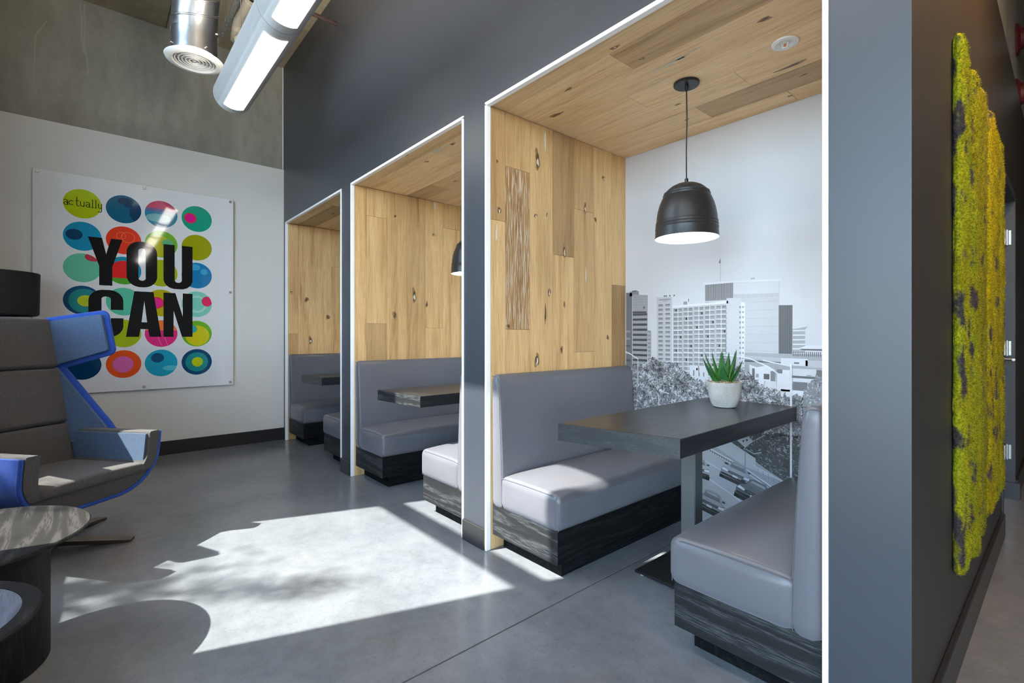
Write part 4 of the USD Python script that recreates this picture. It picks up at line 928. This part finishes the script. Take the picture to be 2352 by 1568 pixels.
t = thing('strut_channel', 'perforated steel strut hanging between the duct and the ceiling light', 'strut')
A_, B_ = np.array([-4.95, -.735, 3.80]), np.array([-3.4, -.735, 3.80])
u = (B_ - A_) / np.linalg.norm(B_ - A_); v = np.array([-u[1], u[0], 0]); Ls = np.linalg.norm(B_ - A_)
pf = sbox(0, -.02, Ls, .02)
holesp = unary_union([affinity.scale(Point(q, 0).buffer(.009), 1.8, 1) for q in np.arange(.04, Ls, .05)])
obj('web', remap(ext(pf.difference(holesp), .004), A_, u, v, (0, 0, 1)), M['galv'], t, smooth=False)
obj('flange', remap(trimesh.creation.box(bounds=[[0, .018, 0], [Ls, .021, .04]]), A_, u, v, (0, 0, 1)), M['galv'], t, smooth=False)
for q in (.15, 1.2): p = A_ + u * q; obj('hanger_rod', cyl(p, (p[0], p[1], ZC), .005, 8), M['steel'], t)
t = thing('drain_pipe', 'beige plastic pipe with an elbow under the concrete ceiling', 'pipe')
obj('pipe', tube([(-2.2, -.56, 3.96), (-3.4, -.58, 3.96), (-4.75, -.60, 3.96), (-4.86, -.612, 3.95), (-4.91, -.617, 3.90), (-4.92, -.618, 3.84)], .045, 20), M['pvc'], t)
obj('coupling', cyl((-4.60, -.597, 3.96), (-4.50, -.596, 3.96), .050, 20), M['pvc'], t)
obj('coupling', cyl((-4.92, -.618, 3.86), (-4.92, -.618, 3.80), .050, 20), M['pvc'], t)
obj('clamp', [cyl((-4.44, -.595, 3.96), (-4.42, -.595, 3.96), .053, 20), cyl((-4.43, -.595, 4.0), (-4.43, -.595, ZC), .005, 8)], M['black_metal'], t)
t = thing('conduit', 'short beige pipe with a dark clamp beside the ceiling light', 'pipe')
obj('pipe', tube([(-4.69, -.66, 3.70), (-4.74, -.595, 3.70), (-4.84, -.46, 3.70)], .033, 16), M['pvc'], t)
obj('clamp', [cyl((-4.805, -.507, 3.70), (-4.817, -.491, 3.70), .040, 16), cyl((-4.811, -.499, 3.73), (-4.811, -.499, ZC), .004, 8)], M['black_metal'], t)
obj('pipe_stub', tube([(-4.17, 0, 3.85), (-4.17, -.10, 3.85), (-4.17, -.235, 3.85)], .017, 16), simple('rusty_iron', (.05, .03, .025), .7, var=(60, .8), bump=(90, .6, .004)), label='dark rusty pipe stub sticking out of the wall near the ceiling', cat='pipe')
for nm, z, lb in (('upper', 3.52, 'upper red and grey pipe coming through the concrete above the side wall'), ('lower', 3.08, 'lower pale pipe in a red collar above the side wall')):
    t = thing('sprinkler_pipe', lb, 'pipe')
    obj('pipe', cyl((XR - .03, 4.02, z), (3.5, 4.02, z), .075, 24), M['galv' if nm == 'upper' else 'white_enamel'], t)
    obj('escutcheon', remap(lathe([(.07, 0), (.125, 0), (.12, .012), (.085, .03), (.078, .06)], 32), (XR - .03, 4.02, z), (0, 1, 0), (0, 0, 1), (1, 0, 0)), M['red_paint'], t, label='red painted collar')
    obj('coupling', cyl((XR + .05, 4.02, z), (XR + .12, 4.02, z), .095, 24), M['red_paint'], t)

# ------------------------------------------------------------------ lounge furniture
t = thing('armchair', 'high-backed winged armchair in grey and blue fabric with blue piping on a swivel base', 'armchair', loc=(-3.478, -1.788, 0), rotz=38.9)
def U(off, top=.605, wid=.343, bot=.295, rx=.225, rz=.20):
    w, b, x, z = wid - off, bot + off, max(rx - off * .6, .02), max(rz - off * .6, .02)
    a = np.linspace(0, PI / 2, 12)
    rt = [(w, top)] + [(w - x + x * math.cos(q), b + z - z * math.sin(q)) for q in a]
    return rt + [(-p, q) for p, q in rt[::-1]]
FR0, FR1 = -.17, .354
def along_f(poly, f0, f1): return remap(ext(poly, f1 - f0), (f0, 0, 0), (0, 1, 0), (0, 0, 1), (1, 0, 0))
def rake(m, k=.16):      # the front leans back towards the foot
    return warp(m, lambda v: np.stack([v[:, 0] - k * np.clip(.60 - v[:, 2], 0, 1) * np.clip(v[:, 0] / .45, 0, 1), v[:, 1], v[:, 2]], 1))
sh = Polygon(U(0)).difference(Polygon([(p, q + (.02 if q > .6 else 0)) for p, q in U(.016)]))
obj('shell', rake(along_f(sh, FR0, FR1)), M['shell_blue'], t, smooth=35)
pt = np.array([(FR1 - .004, p, q) for p, q in U(.006)])
obj('piping', rake(tube(pt, .010, 10)), M['shell_blue'], t)
armp = Polygon([(p, q + (.008 if q > .6 else 0)) for p, q in U(.016)]).difference(Polygon([(p, q + (.03 if q > .6 else 0)) for p, q in U(.075, rx=.2, rz=.17)]))
for s in (-1, 1):
    half = armp.intersection(sbox(0, .40, .5, .8) if s > 0 else sbox(-.5, .40, 0, .8)).buffer(-.012).buffer(.012)
    obj('arm_pad', rake(along_f(half, FR0 - .02, FR1 + .006)), M['fab_grey'], t, smooth=35)
    inner = sbox(.258, .425, .270, .600) if s > 0 else sbox(-.270, .425, -.258, .600)
    obj('arm_lining', rake(along_f(inner, FR0, FR1 - .012)), M['fab_blue'], t, smooth=False, label='blue-grey inner side of the arm')
seatp = Polygon(U(.017)).intersection(sbox(-.5, 0, .5, .425)).buffer(-.015).buffer(.015)
obj('seat_cushion', rake(along_f(seatp, FR0, FR1 - .004)), M['fab_grey'], t, smooth=35)
obj('seat_top', warp(rgrid((-.16, -.258, .395), (FR1 - .010, .258, .440), .02, .05), lambda v: np.stack([v[:, 0], v[:, 1], v[:, 2] + .012 * np.clip(1 - (v[:, 1] / .29) ** 2, 0, 1) * (v[:, 2] > .42)], 1)), M['fab_grey'], t, smooth=True)
th = math.radians(13); bu, bn = np.array([-math.sin(th), 0, math.cos(th)]), np.array([math.cos(th), 0, math.sin(th)])
B0 = np.array([-.141, 0, .420])
def onback(m): return remap(m, B0, bn, (0, 1, 0), bu)     # local: n forward, l sideways, u up
for lo_, hi_ in ((0, .235), (.239, .555), (.559, .850)):
    hw = .262 + .012 * (lo_ > .2) - .002 * (lo_ > .5)
    obj('back_cushion', onback(warp(rgrid((-.075, -hw, lo_), (.012, hw, hi_), (.03, .03, .022), .04), lambda v: np.stack([v[:, 0] + .014 * np.clip(1 - (v[:, 1] / .3) ** 2, 0, 1) * (v[:, 0] > -.02), v[:, 1], v[:, 2]], 1))), M['fab_grey'], t, smooth=True)
obj('back_shell', onback(rgrid((-.105, -.288, -.10), (-.070, .288, .845), .015, .06)), M['shell_blue'], t, smooth=True)
wa = math.radians(20.5)
for s in (-1, 1):
    wd = math.cos(wa) * bn + s * math.sin(wa) * np.array([0, 1., 0]); wn = np.cross(bu, wd)
    org = B0 + np.array([0, s * .272, 0]) - bn * .05
    outl = Polygon([(0, .10), (.27, .10), (.245, .175), (.055, .570), (.335, .585), (.335, .832), (0, .850)])
    outl = outl.buffer(-.02).buffer(.02)
    outl = outl.intersection(sbox(0, 0, .30, .60)).union(sbox(0, .55, .335, .905).intersection(Polygon([(0, .555), (.335, .585), (.335, .832), (0, .850)])).buffer(-.028).buffer(.028)).union(sbox(0, .55, .05, .845))
    outl = outl.buffer(.004).buffer(-.004)
    pl_ = lambda poly, h0, h1: remap(ext(poly, h1 - h0), org + wn * h0, wd, bu, wn)
    h0, h1 = (-.004, .022) if s < 0 else (-.022, .004)
    obj('wing', pl_(outl, h0, h1), M['shell_blue'], t, smooth=35)
    ex = outl.exterior.segmentize(.03); pp = np.array(ex.coords)[:-1]
    obj('piping', tube(np.array([org + wd * a + bu * b + wn * ((h0 + h1) / 2) for a, b in pp]), .0125, 8, closed=True), M['shell_blue'], t)
    pad = outl.buffer(-.016)
    for gg in getattr(pad, 'geoms', [pad]):
        top = gg.intersection(sbox(0, .572, 1, 1)); bot = gg.intersection(sbox(0, 0, 1, .560))
        for qd in (top, bot):
            if qd.area > .002:
                i0, i1 = (h1, h1 + .018) if s < 0 else (h0 - .018, h0)
                obj('wing_pad', pl_(qd.buffer(-.004).buffer(.004), i0, i1), M['fab_blue'], t, smooth=35, label='blue-grey inner pad of the wing')
BC = (-.15, .05, 0)
obj('column', cyl((BC[0], BC[1], .05), (BC[0], BC[1], .31), .03, 24), M['steel'], t)
brz = simple('bronze_steel', (.19, .165, .14), .35, metal=.85)
for a in (29, 101, 173, 245, 317):
    c, s = math.cos(math.radians(a)), math.sin(math.radians(a))
    bl = trimesh.convex.convex_hull(np.array([(x, y, z) for x, w_, z0, z1 in ((.0, .034, .030, .058), (.34, .032, .006, .022), (.45, .030, .0, .012)) for y in (-w_, w_) for z in (z0, z1)]))
    obj('blade', remap(bl, BC, (c, s, 0), (-s, c, 0), (0, 0, 1)), brz, t, smooth=False)

def side_table(x, y, zt, r, rp, label, mats, dish):
    t = thing('side_table', label, 'side table', loc=(x, y, 0))
    obj('pedestal', lathe([(0, 0), (rp - .004, 0), (rp, .004), (rp, zt - .05), (0, zt - .05)], 80), M['black_wood'], t)
    obj('underside', lathe([(rp - .01, zt - .075), (rp + .02, zt - .068), (r * .82, zt - .030), (r - .004, zt - .010), (r - .004, zt - .008), (0, zt - .008)], 80), M['black_wood'], t)
    if dish:
        obj('table_top', lathe([(0, zt - .012), (r * .62, zt - .012), (r * .66, zt - .009), (r * .88, zt - .004), (r * .885, zt - .0035)], 80), M[mats[0]], t)
        obj('band', lathe([(r * .62, zt - .0115), (r * .66, zt - .0083), (r * .86, zt - .003)], 80), M['pale_wash'], t, label='pale washed ring in the dished top')
        obj('rim', lathe([(r * .86, zt - .0045), (r * .862, zt - .001), (r - .006, zt), (r, zt - .004), (r - .003, zt - .012)], 80), M[mats[0]], t)
    else:
        obj('table_top', lathe([(0, zt - .004), (r * .7, zt - .004), (r - .012, zt), (r - .004, zt), (r, zt - .004), (r - .003, zt - .012)], 80), M[mats[0]], t)
side_table(-2.439, -1.948, .462, .352, .24, 'round dark oak side table next to the armchair', ('round_oak',), False)
side_table(-1.815, -1.981, .44, .29, .17, 'smaller round side table with a pale ring in its dished top, at the left edge', ('round_oak',), True)

t = thing('floor_lamp', 'black drum-shaded lamp standing behind the armchair', 'floor lamp', loc=(-5.30, -2.2, 0))
obj('base', lathe([(0, 0), (.15, 0), (.15, .02), (.03, .03), (0, .03)], 48), M['black_metal'], t)
obj('pole', cyl((0, 0, .03), (0, 0, 1.60), .011, 16), M['black_metal'], t)
obj('lamp_shade', lathe([(.27, 1.30), (.283, 1.31), (.288, 1.625), (.286, 1.628), (.276, 1.622), (.266, 1.30), (.27, 1.30)], 72), simple('black_card', (.006, .006, .007), .7), t)

# ------------------------------------------------------------------ the tree outside the sunny window
t = thing('tree', 'leafy branch outside the window whose shadow lies on the floor', 'tree', loc=(-6.4, -8.6, -.03))
o = np.array([-6.4, -8.6, -.03])
tr = [tube(np.array([(-6.4, -8.6, -.03), (-6.35, -8.5, 2.5), (-6.2, -8.3, 4.6), (-5.9, -7.9, 5.9)]) - o, [.12, .10, .07, .05], 12)]
brs = [[(-5.9, -7.9, 5.9), (-4.9, -6.85, 6.2), (-4.35, -6.3, 6.3), (-3.97, -5.72, 6.25)], [(-4.9, -6.85, 6.2), (-4.55, -6.6, 6.0), (-4.28, -6.35, 5.95)], [(-4.9, -6.85, 6.25), (-4.7, -6.6, 6.35), (-4.5, -6.42, 6.4)], [(-5.3, -7.25, 6.1), (-4.9, -6.9, 6.3), (-4.6, -6.62, 6.3)]]
lv, r = [], np.random.default_rng(12)
for bi, bpts in enumerate(brs):
    bp = np.array(bpts); tr.append(tube(bp - o, np.linspace(.03, .006, len(bp)), 8))
    for j in range((300, 300, 230, 170)[bi]):
        q = r.uniform(.35 if bi == 0 else .15, 1) * (len(bp) - 1); i = min(int(q), len(bp) - 2); c = bp[i] + (bp[i + 1] - bp[i]) * (q - i) + r.normal(0, .06 if bi == 0 else .12, 3)
        d_ = np.array([.55, .62, -.3]) + r.normal(0, .4, 3); d_ /= np.linalg.norm(d_); s_ = np.cross(d_, r.normal(0, 1, 3)); s_ /= np.linalg.norm(s_); L_ = r.uniform(.07, .13)
        lv.append(np.array([c, c + d_ * L_ * .5 + s_ * .014, c + d_ * L_, c + d_ * L_ * .5 - s_ * .014]) - o)
obj('trunk', tr, simple('bark', (.12, .09, .06), .9), t)
V = np.vstack(lv); i = np.arange(len(lv))[:, None] * 4
obj('leaf', (V, np.vstack([i + [0, 1, 2], i + [0, 2, 3]])), simple('tree_leaf', (.06, .14, .03), .6), t, smooth=False, kind='stuff')

# warm spotlight over the side wall
t = thing('ceiling_spotlight', 'small black ceiling spotlight over the moss wall', 'spotlight', loc=(.42, .95, 3.45))
sa = math.radians(38); e1, e3 = (math.cos(sa), 0, -math.sin(sa)), (math.sin(sa), 0, math.cos(sa))
obj('housing', remap(lathe([(.055, -.07), (.06, .06), (.03, .075), (0, .075)], 32), (0, 0, 0), e1, (0, 1, 0), e3), M['black_metal'], t)
obj('stem', cyl((0, 0, .07), (0, 0, ZC - 3.45), .008, 10), M['black_metal'], t)
obj('lens', remap(trimesh.creation.cylinder(radius=.052, height=.01).apply_translation((0, 0, -.064)), (0, 0, 0), e1, (0, 1, 0), e3), emit('spot_lens', (1.0, .58, .25), 2300.0), t)
